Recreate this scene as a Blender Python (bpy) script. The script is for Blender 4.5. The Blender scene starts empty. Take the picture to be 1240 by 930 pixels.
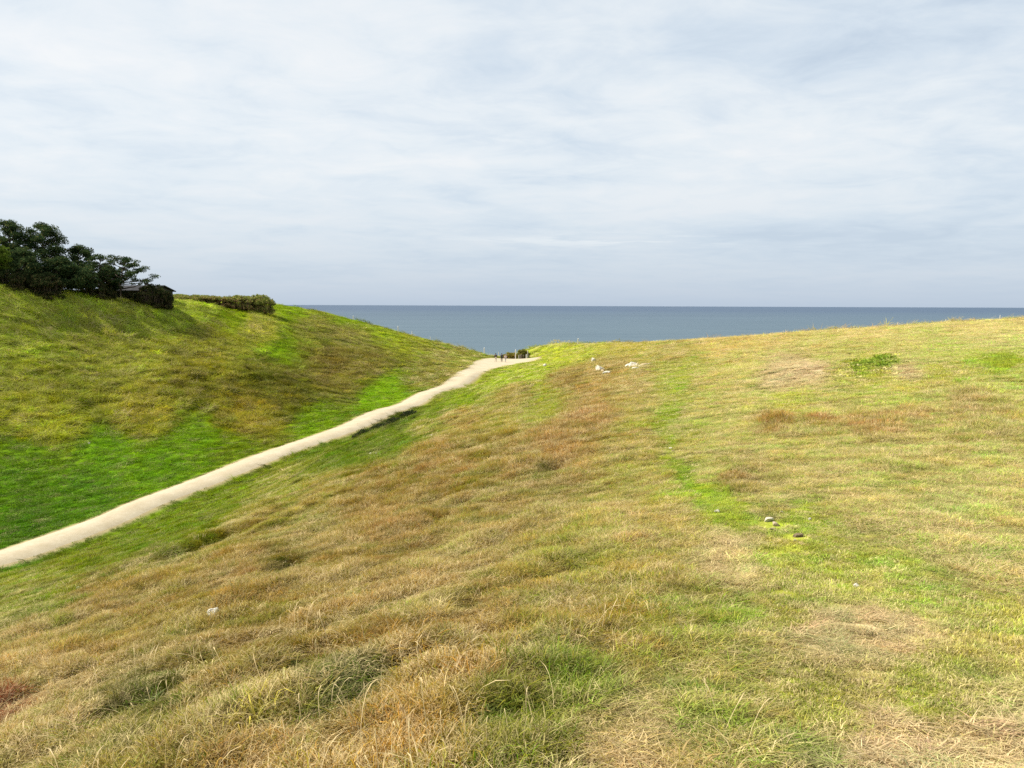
import bpy, math, random
import numpy as np
from mathutils import Vector, Matrix, Euler

# ------------------------------------------------------------------ camera, sky, sun, exposure
scene = bpy.context.scene
C = scene.collection
W0, H0, F0 = 1240.0, 930.0, 973.0            # photograph size and focal length in its pixels
PITCH = math.atan((465 - 369.6) / F0)
ROLL = math.radians(0.22)
cam_d = bpy.data.cameras.new('camera')
cam_d.sensor_width = 36.0
cam_d.lens = 36.0 * F0 / W0
cam_d.clip_start = 0.1
cam_d.clip_end = 200000.0
cam = bpy.data.objects.new('camera', cam_d)
C.objects.link(cam)
CAM_R = (Euler((math.pi / 2 - PITCH, 0, 0)).to_matrix() @ Matrix.Rotation(ROLL, 3, 'Z'))
cam.matrix_world = CAM_R.to_4x4()            # the eye is the world origin; the sea lies 42 m below
scene.camera = cam

SUN_AZ, SUN_EL = math.radians(-80), math.radians(45)     # azimuth from +Y (view direction), towards -X
S = Vector((math.sin(SUN_AZ) * math.cos(SUN_EL), math.cos(SUN_AZ) * math.cos(SUN_EL), math.sin(SUN_EL)))
sun_d = bpy.data.lights.new('sun', 'SUN')
sun_d.energy = 5.0
sun_d.angle = math.radians(0.6)
sun_d.color = (1.0, 0.94, 0.83)
sun = bpy.data.objects.new('sun', sun_d)
C.objects.link(sun)
sun.rotation_euler = S.to_track_quat('Z', 'Y').to_euler()
sun.location = (-60, 30, 80)

world = bpy.data.worlds.new('World')
scene.world = world
world.use_nodes = True
scene.view_settings.view_transform = 'Standard'
scene.view_settings.look = 'None'
scene.view_settings.exposure = 0.8
scene.view_settings.gamma = 1.0
scene.render.engine = 'CYCLES'
scene.cycles.max_bounces = 6
scene.cycles.diffuse_bounces = 3
scene.cycles.transmission_bounces = 4
scene.cycles.transparent_max_bounces = 4
scene.cycles.use_denoising = False


def lin(c):
    c = np.asarray(c, dtype=float) / 255.0
    return np.where(c <= 0.04045, c / 12.92, ((c + 0.055) / 1.055) ** 2.4)


def N(nt, typ, **kw):
    n = nt.nodes.new(typ)
    for k, v in kw.items():
        setattr(n, k, v)
    return n


def L(nt, a, b):
    nt.links.new(a, b)


def mathn(nt, op, a, b=None, c=None, clamp=False):
    n = N(nt, 'ShaderNodeMath', operation=op, use_clamp=clamp)
    for i, v in enumerate((a, b, c)):
        if v is None:
            continue
        if isinstance(v, (int, float)):
            n.inputs[i].default_value = v
        else:
            L(nt, v, n.inputs[i])
    return n.outputs[0]


def ramp(nt, fac, stops, interp='LINEAR'):
    r = N(nt, 'ShaderNodeValToRGB')
    r.color_ramp.interpolation = interp
    el = r.color_ramp.elements
    while len(el) < len(stops):
        el.new(0.5)
    for e, (p, c) in zip(el, stops):
        e.position = p
        e.color = (*c, 1.0) if len(c) == 3 else c
    L(nt, fac, r.inputs[0])
    return r.outputs[0]


def mixc(nt, fac, a, b, typ='MIX'):
    m = N(nt, 'ShaderNodeMix', data_type='RGBA', blend_type=typ)
    for sock, v in ((m.inputs[0], fac), (m.inputs[6], a), (m.inputs[7], b)):
        if isinstance(v, (int, float)):
            sock.default_value = v
        elif isinstance(v, (tuple, list, np.ndarray)):
            sock.default_value = (*[float(q) for q in v[:3]], 1.0)
        else:
            L(nt, v, sock)
    return m.outputs[2]


def noise(nt, vec, scale, detail=4.0, rough=0.55, dist=0.0):
    n = N(nt, 'ShaderNodeTexNoise')
    n.inputs['Scale'].default_value = scale
    n.inputs['Detail'].default_value = detail
    n.inputs['Roughness'].default_value = rough
    n.inputs['Distortion'].default_value = dist
    if vec is not None:
        L(nt, vec, n.inputs['Vector'])
    return n.outputs['Fac']


def build_world():
    nt = world.node_tree
    nt.nodes.clear()
    out = N(nt, 'ShaderNodeOutputWorld')
    bg = N(nt, 'ShaderNodeBackground')
    L(nt, bg.outputs[0], out.inputs[0])
    bg.inputs[1].default_value = 0.1
    sky = N(nt, 'ShaderNodeTexSky', sky_type='NISHITA')
    sky.sun_disc = False
    sky.sun_elevation = SUN_EL
    sky.sun_rotation = SUN_AZ % (2 * math.pi)
    sky.air_density = 1.0
    sky.dust_density = 1.5
    tc = N(nt, 'ShaderNodeTexCoord')
    sep = N(nt, 'ShaderNodeSeparateXYZ')
    L(nt, tc.outputs['Generated'], sep.inputs[0])
    x, y, z = sep.outputs
    zz = mathn(nt, 'ADD', mathn(nt, 'MAXIMUM', z, 0.0), 0.10)
    px = mathn(nt, 'DIVIDE', x, zz)
    py = mathn(nt, 'DIVIDE', y, zz)
    comb = N(nt, 'ShaderNodeCombineXYZ')
    L(nt, px, comb.inputs[0])
    L(nt, py, comb.inputs[1])
    mp = N(nt, 'ShaderNodeMapping')
    L(nt, comb.outputs[0], mp.inputs[0])
    mp.inputs['Rotation'].default_value = (0, 0, math.radians(-14))
    mp.inputs['Scale'].default_value = (0.78, 0.86, 1)
    n1 = noise(nt, mp.outputs[0], 0.9, 7, 0.52, 0.5)       # broad banks of stratus
    n2 = noise(nt, mp.outputs[0], 3.6, 6, 0.62, 0.5)       # ripples in them
    n3 = noise(nt, mp.outputs[0], 0.35, 3, 0.5, 0.0)       # thick and thin regions
    f = mathn(nt, 'ADD', mathn(nt, 'MULTIPLY', n1, 0.60), mathn(nt, 'MULTIPLY', n2, 0.34))
    f = mathn(nt, 'ADD', f, mathn(nt, 'MULTIPLY', n3, 0.35))
    f = mathn(nt, 'ADD', f, mathn(nt, 'MULTIPLY', x, -0.055))      # thinner and brighter towards the sun's side
    g = 10.3 / 2 ** 0.8                                               # cloud radiance is in the units of the background's 0.1 strength
    A = tuple(g * v for v in lin((193, 208, 224)))
    B = tuple(g * v for v in lin((213, 225, 236)))
    D = tuple(g * v for v in lin((231, 238, 243)))
    E = tuple(g * v for v in lin((243, 245, 246)))
    r = N(nt, 'ShaderNodeMapRange')
    L(nt, f, r.inputs[0])
    r.inputs[1].default_value = 0.45
    r.inputs[2].default_value = 0.75
    k = mathn(nt, 'MULTIPLY', r.outputs[0], 1.0)
    ca = mixc(nt, mathn(nt, 'MULTIPLY', k, 3.0, clamp=True), A, B)
    cb = mixc(nt, mathn(nt, 'SUBTRACT', mathn(nt, 'MULTIPLY', k, 3.0), 1.0, clamp=True), ca, D)
    cc = mixc(nt, mathn(nt, 'SUBTRACT', mathn(nt, 'MULTIPLY', k, 3.0), 2.0, clamp=True), cb, E)
    # towards the horizon the sheet of cloud merges into even pale blue-grey
    hz = mathn(nt, 'DIVIDE', mathn(nt, 'MAXIMUM', z, 0.0), 0.20, clamp=True)
    hz = mathn(nt, 'POWER', hz, 0.85)
    hcol = mixc(nt, mathn(nt, 'DIVIDE', mathn(nt, 'MAXIMUM', z, 0.0), 0.16, clamp=True),
                tuple(g * v for v in lin((188, 203, 221))), tuple(g * v for v in lin((208, 221, 233))))
    # two thin bright streaks of far cloud low over the sea
    mp2 = N(nt, 'ShaderNodeMapping')
    L(nt, tc.outputs['Generated'], mp2.inputs[0])
    mp2.inputs['Scale'].default_value = (7, 7, 95)
    n4 = noise(nt, mp2.outputs[0], 1.0, 5, 0.6, 0.3)
    band = mathn(nt, 'SUBTRACT', 1.0, mathn(nt, 'DIVIDE', mathn(nt, 'ABSOLUTE', mathn(nt, 'SUBTRACT', z, 0.079)), 0.012), clamp=True)
    side = mathn(nt, 'SUBTRACT', 1.0, mathn(nt, 'DIVIDE', mathn(nt, 'ABSOLUTE', mathn(nt, 'SUBTRACT', x, 0.12)), 0.28), clamp=True)
    st = mathn(nt, 'MULTIPLY', mathn(nt, 'MULTIPLY', band, side), mathn(nt, 'MULTIPLY', mathn(nt, 'SUBTRACT', n4, 0.53), 14.0, clamp=True))
    cloud = mixc(nt, hz, hcol, cc)
    cloud = mixc(nt, mathn(nt, 'MULTIPLY', st, 0.7), cloud, tuple(g * v for v in lin((238, 243, 246))))
    col = mixc(nt, 0.93, sky.outputs[0], cloud)
    L(nt, col, bg.inputs[0])


build_world()

# ------------------------------------------------------------------ terrain: measured points (photo pixel, distance ahead in m)
rng = np.random.default_rng(7)
RM = np.array(CAM_R)


def ray(px, py):
    v = RM @ np.array([(px - W0 / 2) / F0, -(py - H0 / 2) / F0, -1.0])
    return v / v[1]                                        # scaled so that its Y is 1


def pt(px, py, d):
    return ray(px, py) * d


CP = [
    # the ridge the photographer stands on
    (620, 930, 2.65), (1240, 930, 2.75), (0, 930, 4.3), (300, 850, 4.3), (900, 800, 4.0), (1240, 800, 4.2),
    (600, 700, 7.0), (1240, 640, 7.6), (890, 620, 8.4), (830, 580, 11.5), (1080, 520, 16), (1240, 500, 19),
    (800, 520, 21), (1050, 440, 40), (1240, 430, 46), (820, 450, 60), (1050, 412, 95), (1240, 400, 110),
    (950, 425, 75), (930, 470, 34), (700, 620, 10.5),
    # its left flank down to the path
    (0, 800, 8.2), (0, 720, 20), (0, 690, 37), (100, 680, 29), (200, 700, 12.5), (400, 640, 13.5), (400, 580, 30), (300, 620, 30),
    (500, 600, 15.5), (500, 525, 50), (600, 520, 31), (680, 520, 25), (600, 470, 78), (720, 480, 45), (250, 620, 46),
    (400, 545, 60), (500, 500, 84), (560, 465, 112),
    # path floor
    (0, 672, 47), (150, 622, 55), (256, 581, 64), (420, 513, 88), (500, 487, 107), (575, 447, 152), (640, 437.5, 172), (640, 434, 185), (600, 434, 187), (600, 440, 168), (578, 440, 168), (575, 434, 187), (560, 430, 190),
    (620, 443.5, 155), (540, 466, 127), (150, 610, 58), (256, 570, 68), (420, 503, 93),
    # far end of the valley and the cliff edge
    (727, 448, 74), (660, 442, 108), (718, 437, 100), (560, 421, 205), (482, 402, 212), (430, 388, 220),
    (360, 372, 226), (660, 419, 200), (640, 422, 205), (700, 417.5, 195), (770, 415, 188), (850, 413, 180), (1050, 398, 182), (1240, 386, 190), (950, 405, 178),
    (652, 432, 192), (665, 430, 184), (690, 428, 165), (765, 430, 120), (655, 437, 168), (650, 441.5, 148), (605, 448, 142), (620, 431.5, 200), (605, 433, 197), (640, 428, 199), (660, 448, 100), (700, 432, 140),
    # hill on the left: crest, face, nose and the hollow beside it
    (0, 350, 118), (0, 350, 127), (0, 353, 137), (0, 355, 152), (100, 358.5, 129), (100, 359.5, 138), (100, 362, 150), (100, 364, 168), (200, 366, 146), (200, 367, 158), (200, 369, 185), (300, 377, 165), (300, 375.5, 190), (250, 370, 155), (250, 370, 175),
    (-90, 340, 112), (-90, 342, 125), (-90, 346, 150), (0, 560, 71), (100, 570, 70), (0, 450, 93), (0, 400, 108), (100, 400, 120),
    (150, 450, 103), (200, 400, 132), (150, 520, 83), (300, 450, 108), (250, 480, 95), (300, 500, 93), (300, 540, 78), (200, 550, 74),
    (300, 400, 146), (350, 430, 138), (360, 460, 116), (400, 400, 168), (400, 450, 132), (400, 480, 110), (500, 430, 164), (500, 460, 130), (450, 420, 172),
    (0, 610, 60), (100, 610, 60),
]
pts = [pt(*c) for c in CP]
# unseen ground: behind the crest, behind the camera, to the sides
pts += [np.array(p, float) for p in [
    (-130, 150, 3), (-120, 190, 1.6), (-140, 60, 3), (-100, 60, -4), (-60, 20, -12), (-48, 30, -15),
    (-70, -30, -12), (-25, 5, -10), (-12, -6, -5.2), (-30, -40, -12), (0, -6, -1.7), (0, -30, -2.5), (10, -5, -1.7), (40, -20, -2.2), (30, 10, -2.0),
    (60, 40, -2.2), (110, 60, -2), (160, 140, -2.4), (110, 120, -2.8), (120, -50, -1), (10, 5, -1.75), (-260, 200, 6), (-260, 0, 6), (-150, -60, 0), (280, 150, -1), (280, -60, 1), (0, -60, -3),
    (-120, 235, 1.0), (-200, 230, 2), (0, 225, -13.5)]]
pts = np.array(pts)


def tps_k(d2):
    return 0.5 * d2 * np.log(np.maximum(d2, 1e-9))


SC = 100.0
P2 = pts[:, :2] / SC
n = len(P2)
K = tps_k(((P2[:, None] - P2[None]) ** 2).sum(-1))
K += np.eye(n) * 2e-6
Q = np.hstack([np.ones((n, 1)), P2])
Amat = np.block([[K, Q], [Q.T, np.zeros((3, 3))]])
SOL = np.linalg.solve(Amat, np.concatenate([pts[:, 2], np.zeros(3)]))


def tps(x, y):
    sh = x.shape
    p = np.stack([x.ravel(), y.ravel()], 1) / SC
    out = np.empty(len(p))
    for i in range(0, len(p), 40000):
        q = p[i:i + 40000]
        d2 = (q[:, :1] - P2[None, :, 0]) ** 2 + (q[:, 1:] - P2[None, :, 1]) ** 2
        out[i:i + 40000] = tps_k(d2) @ SOL[:n] + SOL[n] + q @ SOL[n + 1:]
    return out.reshape(sh)


def hash2(ix, iy, seed):
    h = (ix.astype(np.int64) * 374761393 + iy.astype(np.int64) * 668265263 + seed * 144269) & 0xffffffff
    h = ((h ^ (h >> 13)) * 1274126177) & 0xffffffff
    h = h ^ (h >> 16)
    return h


def pnoise(x, y, seed=0):
    x0 = np.floor(x); y0 = np.floor(y)
    fx = x - x0; fy = y - y0
    u = fx * fx * fx * (fx * (fx * 6 - 15) + 10); v = fy * fy * fy * (fy * (fy * 6 - 15) + 10)

    def g(dx, dy):
        a = hash2(x0 + dx, y0 + dy, seed) / 4294967296.0 * 2 * np.pi
        return np.cos(a) * (fx - dx) + np.sin(a) * (fy - dy)
    a = g(0, 0) * (1 - u) + g(1, 0) * u
    b = g(0, 1) * (1 - u) + g(1, 1) * u
    return (a * (1 - v) + b * v) * 1.5


def fbm(x, y, seed=0, oct=4, gain=0.5):
    s = 0; a = 1; t = 0
    for o in range(oct):
        s = s + a * pnoise(x * 2 ** o + 13.7 * o, y * 2 ** o - 7.1 * o, seed + o); t += a; a *= gain
    return s / t


# cliff edge as distance ahead for every x
EX = [-600, -250, -130, -62, -43, -29, -13, -5, 0, 4, 8.2, 16, 42, 60, 78, 121, 280, 600]
EY = [238, 236, 236, 229, 222, 214, 206, 199, 201, 206, 204, 198, 184, 180, 182, 190, 205, 215]


def edge_y(x):
    return np.interp(x, EX, EY) + 1.2 * fbm(x * 0.12, x * 0 + 3.3, 91, 3)


XA = 6 * np.sinh(np.linspace(-math.asinh(300 / 6), math.asinh(300 / 6), 900))
YA = 6 * np.sinh(np.linspace(-math.asinh(60 / 6), math.asinh(262 / 6), 860))
GX, GY = np.meshgrid(XA, YA)                     # shape (ny, nx)
BASE = tps(GX, GY)
GH = BASE.copy()


def interp_grid(G, x, y):
    x = np.asarray(x, float); y = np.asarray(y, float)
    i = np.clip(np.searchsorted(XA, x) - 1, 0, len(XA) - 2)
    j = np.clip(np.searchsorted(YA, y) - 1, 0, len(YA) - 2)
    u = np.clip((x - XA[i]) / (XA[i + 1] - XA[i]), 0, 1); v = np.clip((y - YA[j]) / (YA[j + 1] - YA[j]), 0, 1)
    if G.ndim == 3:
        u = u[..., None]; v = v[..., None]
    return (G[j, i] * (1 - u) + G[j, i + 1] * u) * (1 - v) + (G[j + 1, i] * (1 - u) + G[j + 1, i + 1] * u) * v


TS = np.concatenate([np.linspace(1.5, 12, 300), np.linspace(12, 60, 400), np.linspace(60, 240, 500)])


def at(px, py, G=None):
    """the point of the ground seen at a pixel of the photograph"""
    r = ray(px, py)
    h = interp_grid(GH if G is None else G, r[0] * TS, TS)
    below = np.nonzero(r[2] * TS <= h)[0]
    if len(below) == 0:
        t = TS[-1]
    else:
        k = below[0]
        t = TS[k]
        if k:
            a = r[2] * TS[k - 1] - h[k - 1]; b = r[2] * TS[k] - h[k]
            t = TS[k - 1] + (TS[k] - TS[k - 1]) * a / (a - b + 1e-12)
    x = r[0] * t
    return np.array([x, t, float(interp_grid(GH if G is None else G, x, t))])


# ------------------------------------------------------------------ what grows where: (pixel, colour, height m, roughness m, straw share, kind)
# kind 0 = tussocky tall grass, 1 = short turf, 2 = bare thatch, 3 = broad leaves
Z = [
    (60, 900, (142, 126, 64), .17, .07, .6, 0), (40, 810, (146, 128, 68), .15, .06, .6, 0), (250, 870, (136, 118, 52), .18, .09, .5, 0),
    (180, 860, (95, 95, 35), .16, .09, .2, 0, .22), (420, 850, (92, 95, 28), .16, .10, .2, 0, .22), (400, 770, (138, 115, 48), .18, .08, .5, 0), (550, 700, (150, 132, 66), .16, .06, .6, 0),  # low-weight dark greens: hollow grass with the steps' lee shade in its colour
    (560, 830, (150, 124, 58), .19, .09, .5, 0), (470, 880, (152, 126, 56), .19, .09, .5, 0), (330, 900, (150, 128, 68), .18, .09, .6, 0),
    (680, 545, (146, 112, 56), .20, .08, .4, 0), (720, 505, (152, 118, 66), .20, .07, .4, 0), (640, 570, (138, 116, 48), .18, .07, .5, 0), (610, 620, (140, 126, 52), .16, .06, .5, 0),
    (760, 640, (162, 146, 80), .13, .04, .6, 0), (790, 700, (150, 140, 60), .12, .04, .5, 0), (690, 840, (118, 124, 44), .16, .06, .4, 0), (650, 900, (112, 124, 42), .16, .06, .4, 0),
    (740, 760, (150, 130, 56), .14, .05, .5, 0), (850, 740, (138, 140, 54), .10, .03, .4, 0), (950, 740, (145, 148, 62), .07, .02, .5, 1), (1080, 760, (196, 176, 118), .03, .01, .9, 2), (1000, 770, (180, 162, 104), .03, .01, .8, 2),
    (1140, 840, (148, 160, 64), .05, .02, .4, 1), (1000, 840, (140, 148, 58), .06, .02, .4, 1), (1100, 915, (194, 174, 120), .03, .01, .9, 2), (1200, 900, (190, 170, 112), .03, .01, .9, 2), (780, 895, (184, 162, 104), .04, .01, .9, 2), (860, 870, (150, 142, 70), .09, .03, .6, 0),
    (720, 870, (178, 158, 98), .05, .01, .8, 2), (1200, 690, (184, 170, 104), .08, .02, .8, 0), (1160, 640, (182, 172, 104), .08, .02, .8, 0), (1000, 690, (152, 162, 68), .05, .02, .4, 1), (1090, 730, (150, 168, 64), .04, .01, .3, 1), (1200, 740, (158, 164, 74), .05, .02, .4, 1),
    (960, 640, (150, 166, 58), .03, .01, .2, 1), (1050, 600, (178, 168, 94), .07, .02, .7, 0), (1180, 580, (180, 172, 96), .09, .03, .7, 0), (1000, 560, (168, 160, 84), .08, .03, .6, 0), (880, 670, (172, 160, 96), .05, .01, .8, 2),
    (1060, 470, (158, 166, 70), .06, .02, .4, 1), (1060, 494, (168, 162, 82), .08, .02, .5, 0), (1000, 500, (164, 158, 76), .08, .02, .5, 0), (1030, 536, (170, 156, 84), .1, .03, .6, 0), (960, 540, (166, 154, 80), .1, .03, .6, 0), (1120, 520, (166, 150, 84), .14, .04, .5, 0), (1130, 490, (166, 160, 80), .1, .03, .5, 0), (900, 515, (164, 156, 76), .08, .02, .5, 0),
    (860, 575, (162, 158, 78), .06, .02, .5, 0), (930, 605, (168, 158, 84), .06, .02, .5, 0), (830, 620, (158, 150, 70), .08, .02, .5, 0), (960, 665, (158, 162, 74), .04, .01, .4, 1), (800, 580, (154, 148, 64), .1, .02, .4, 0), (840, 530, (158, 156, 68), .07, .02, .4, 0), (770, 530, (150, 138, 62), .1, .03, .4, 0),
    (1065, 425, (176, 164, 84), .08, .02, .5, 0), (1070, 462, (160, 162, 72), .06, .02, .4, 1), (1010, 435, (172, 160, 84), .06, .02, .6, 0), (1120, 435, (166, 164, 76), .08, .02, .5, 0),
    (1110, 508, (172, 134, 78), .22, .05, .3, 0), (1050, 519, (164, 124, 68), .24, .05, .3, 0), (960, 500, (162, 160, 76), .06, .02, .4, 1), (1080, 494, (168, 162, 80), .08, .02, .5, 0), (1100, 530, (174, 160, 90), .1, .03, .6, 0), (940, 540, (168, 158, 84), .1, .03, .6, 0), (990, 536, (170, 156, 84), .1, .03, .6, 0),
    (1080, 514, (168, 128, 74), .26, .06, .3, 0), (1000, 516, (160, 120, 66), .24, .06, .3, 0), (940, 518, (156, 114, 62), .22, .05, .2, 0), (1180, 500, (160, 138, 78), .2, .06, .4, 0), (900, 590, (140, 112, 54), .16, .05, .3, 0), (880, 555, (150, 140, 66), .1, .03, .5, 0),
    (1100, 545, (170, 162, 86), .1, .03, .7, 0), (1100, 475, (164, 166, 74), .06, .02, .5, 1), (960, 490, (158, 168, 62), .05, .02, .3, 1), (1220, 470, (170, 166, 78), .08, .03, .6, 0), (870, 480, (165, 155, 78), .08, .03, .5, 0), (870, 520, (164, 158, 78), .08, .03, .5, 0),
    (980, 446, (176, 156, 108), .03, .04, .8, 2), (945, 452, (172, 156, 104), .03, .04, .8, 2), (1030, 452, (150, 155, 66), .06, .03, .5, 1), (1070, 439, (122, 148, 42), .18, .03, .0, 3), (1042, 445, (132, 150, 50), .10, .03, .0, 3), (1056, 449, (150, 156, 64), .06, .03, .3, 1), (1056, 433, (164, 164, 72), .06, .03, .4, 1), (1090, 438, (166, 160, 84), .05, .03, .5, 0), (1095, 448, (174, 156, 104), .03, .03, .8, 2),
    (1210, 440, (142, 158, 52), .12, .02, .1, 1), (1140, 450, (156, 160, 60), .08, .02, .4, 1), (1100, 415, (180, 170, 92), .1, .03, .7, 0), (1200, 410, (184, 176, 104), .1, .03, .8, 0), (1000, 420, (176, 162, 84), .1, .03, .6, 0), (1150, 430, (164, 166, 72), .08, .02, .5, 0),
    (930, 412, (184, 158, 84), .12, .03, .7, 0), (870, 422, (184, 154, 82), .12, .03, .6, 0), (900, 440, (172, 160, 78), .1, .03, .6, 0), (1200, 396, (196, 176, 104), .1, .02, .8, 0), (1050, 403, (194, 170, 100), .1, .02, .8, 0),
    (760, 424, (166, 160, 62), .06, .02, .4, 1), (700, 428, (168, 176, 66), .04, .02, .3, 1), (650, 452, (156, 174, 44), .05, .03, .2, 1), (610, 465, (146, 168, 38), .05, .03, .2, 1), (680, 438, (168, 178, 62), .04, .02, .2, 1), (820, 430, (178, 154, 78), .1, .02, .5, 0),
    (830, 440, (158, 168, 72), .03, .01, .3, 1), (820, 455, (152, 164, 66), .03, .01, .3, 1), (805, 480, (158, 164, 70), .04, .01, .4, 1), (800, 520, (140, 162, 46), .04, .01, .3, 1), (815, 550, (144, 162, 50), .04, .01, .3, 1), (830, 580, (136, 166, 42), .03, .01, .2, 1), (865, 600, (150, 166, 60), .03, .01, .1, 1), (892, 620, (148, 167, 54), .03, .01, .1, 1),
    (560, 482, (128, 150, 26), .08, .06, .1, 1), (620, 476, (150, 132, 56), .14, .05, .4, 0), (690, 458, (150, 124, 64), .16, .05, .4, 0), (660, 490, (146, 154, 50), .1, .04, .2, 1), (740, 450, (162, 134, 70), .16, .04, .4, 0), (760, 480, (160, 140, 70), .14, .04, .5, 0), (760, 460, (168, 140, 74), .14, .04, .5, 0), (720, 480, (158, 130, 68), .16, .05, .4, 0), (780, 500, (152, 146, 62), .1, .03, .4, 0), (780, 560, (150, 140, 60), .12, .03, .4, 0),
    (510, 515, (134, 132, 44), .1, .08, .3, 0), (450, 530, (102, 120, 18), .18, .14, .1, 0), (420, 545, (92, 112, 14), .18, .14, .0, 0), (480, 510, (82, 100, 14), .22, .12, .0, 0), (350, 590, (118, 126, 20), .1, .1, .2, 0), (250, 625, (104, 130, 12), .08, .08, .1, 1), (100, 680, (112, 132, 16), .08, .07, .1, 1), (40, 720, (116, 128, 22), .1, .08, .2, 0),
    (160, 655, (102, 130, 10), .07, .07, .1, 1), (320, 640, (130, 122, 36), .12, .09, .3, 0), (200, 730, (138, 120, 50), .16, .08, .4, 0), (120, 740, (134, 116, 46), .14, .08, .4, 0), (450, 600, (134, 110, 44), .18, .08, .3, 0), (530, 560, (136, 110, 46), .18, .08, .3, 0), (400, 600, (130, 120, 38), .12, .09, .3, 0), (300, 700, (142, 116, 48), .18, .08, .4, 0), (470, 640, (142, 118, 50), .18, .08, .4, 0),
    (560, 510, (142, 124, 50), .14, .07, .4, 0), (400, 690, (142, 122, 52), .16, .07, .5, 0),
    (445, 527, (60, 66, 16), .28, .1, 0, 0), (468, 517, (56, 62, 16), .28, .1, 0, 0), (492, 507, (58, 64, 16), .26, .1, 0, 0), (470, 527, (104, 126, 20), .1, .08, .1, 1), (500, 514, (112, 134, 26), .08, .06, .1, 1), (430, 536, (100, 122, 18), .1, .1, .1, 1),  # first three: dark sedge, colour deepened to stand in for ditch shade
    (452, 534, (104, 126, 20), .08, .08, .1, 1), (477, 524, (104, 126, 20), .08, .08, .1, 1), (496, 515, (108, 130, 24), .08, .08, .1, 1), (430, 528, (100, 122, 18), .1, .1, .1, 1), (515, 503, (112, 136, 26), .08, .06, .1, 1),
    (822, 466, (142, 164, 50), .03, .01, .2, 1), (812, 495, (142, 164, 48), .03, .01, .2, 1), (800, 505, (142, 162, 48), .03, .01, .2, 1), (806, 538, (144, 164, 50), .03, .01, .2, 1), (822, 566, (140, 166, 44), .03, .01, .1, 1), (848, 592, (148, 166, 56), .03, .01, .1, 1), (875, 610, (146, 167, 52), .03, .01, .1, 1),
    (850, 500, (166, 156, 76), .08, .03, .5, 0), (775, 490, (162, 140, 70), .12, .04, .5, 0), (860, 460, (168, 152, 76), .1, .03, .5, 0), (785, 540, (150, 138, 60), .1, .03, .4, 0), (835, 548, (158, 154, 70), .06, .02, .5, 0),
    (420, 852, (70, 82, 24), .12, .08, .1, 0, .22), (185, 862, (78, 84, 30), .12, .08, .1, 0, .22), (330, 690, (96, 92, 30), .1, .06, .1, 0, .22), (350, 818, (104, 98, 36), .12, .08, .2, 0, .22), (8, 865, (120, 62, 36), .14, .06, .2, 0, .22), (655, 574, (104, 110, 30), .12, .06, .1, 0, .22), (600, 880, (92, 108, 36), .14, .06, .1, 0, .22),  # green hollow grass, darkened to carry the shade of the step faces
    # valley floor and the hill on the left
    (100, 600, (76, 122, 5), .06, .05, .0, 1), (200, 562, (92, 138, 6), .06, .05, .0, 1), (40, 640, (70, 114, 5), .07, .06, .0, 1), (20, 585, (80, 124, 6), .06, .05, .0, 1), (290, 548, (100, 130, 10), .07, .06, .0, 1), (450, 482, (124, 162, 14), .04, .04, .0, 1), (385, 512, (112, 144, 12), .06, .05, .0, 1), (470, 470, (126, 162, 18), .05, .04, .0, 1), (130, 545, (92, 138, 6), .06, .05, .0, 1), (240, 535, (96, 138, 8), .06, .05, .0, 1), (30, 550, (90, 130, 8), .06, .05, .0, 1),
    (100, 460, (112, 112, 22), .3, .24, .2, 0), (240, 450, (106, 98, 22), .32, .26, .15, 0), (325, 455, (92, 88, 24), .34, .28, .1, 0), (350, 475, (98, 92, 28), .34, .28, .1, 0), (300, 505, (116, 104, 22), .28, .2, .2, 0), (50, 515, (126, 126, 24), .28, .2, .3, 0), (40, 400, (122, 128, 26), .28, .22, .3, 0), (160, 385, (142, 146, 38), .26, .2, .4, 0), (60, 360, (146, 152, 40), .24, .18, .4, 0), (170, 500, (122, 116, 22), .28, .2, .3, 0), (150, 420, (118, 118, 24), .3, .24, .3, 0),
    (340, 422, (112, 146, 20), .08, .06, .0, 1), (285, 388, (122, 148, 24), .1, .08, .0, 1), (230, 378, (138, 146, 34), .22, .15, .3, 0), (310, 400, (146, 142, 46), .24, .15, .4, 0), (250, 410, (122, 118, 26), .28, .2, .3, 0), (420, 405, (152, 150, 58), .2, .12, .4, 0), (450, 442, (140, 132, 46), .2, .14, .3, 0), (540, 440, (154, 152, 54), .14, .08, .4, 0), (400, 445, (126, 114, 36), .26, .18, .2, 0), (420, 462, (132, 124, 36), .22, .16, .3, 0), (520, 455, (142, 140, 42), .16, .1, .3, 0),
    (420, 388, (130, 156, 26), .08, .05, .0, 1), (355, 379, (126, 160, 22), .06, .04, .0, 1), (500, 412, (150, 158, 50), .1, .06, .2, 1), (470, 400, (142, 160, 36), .1, .05, .1, 1), (560, 427, (164, 166, 66), .1, .05, .3, 0), (380, 395, (146, 148, 48), .18, .1, .3, 0),
    (10, 352, (140, 148, 42), .24, .18, .4, 0), (120, 357, (146, 150, 44), .24, .18, .4, 0), (200, 368, (140, 150, 38), .22, .16, .4, 0),
]
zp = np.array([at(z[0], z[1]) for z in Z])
KF = {0: (1.0, 1.0, 0.7), 1: (1.04, 1.02, 0.55), 2: (1.1, 1.1, 1.1), 3: (0.80, 0.78, 0.6)}      # turf, thatch and leaves against tall grass
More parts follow.
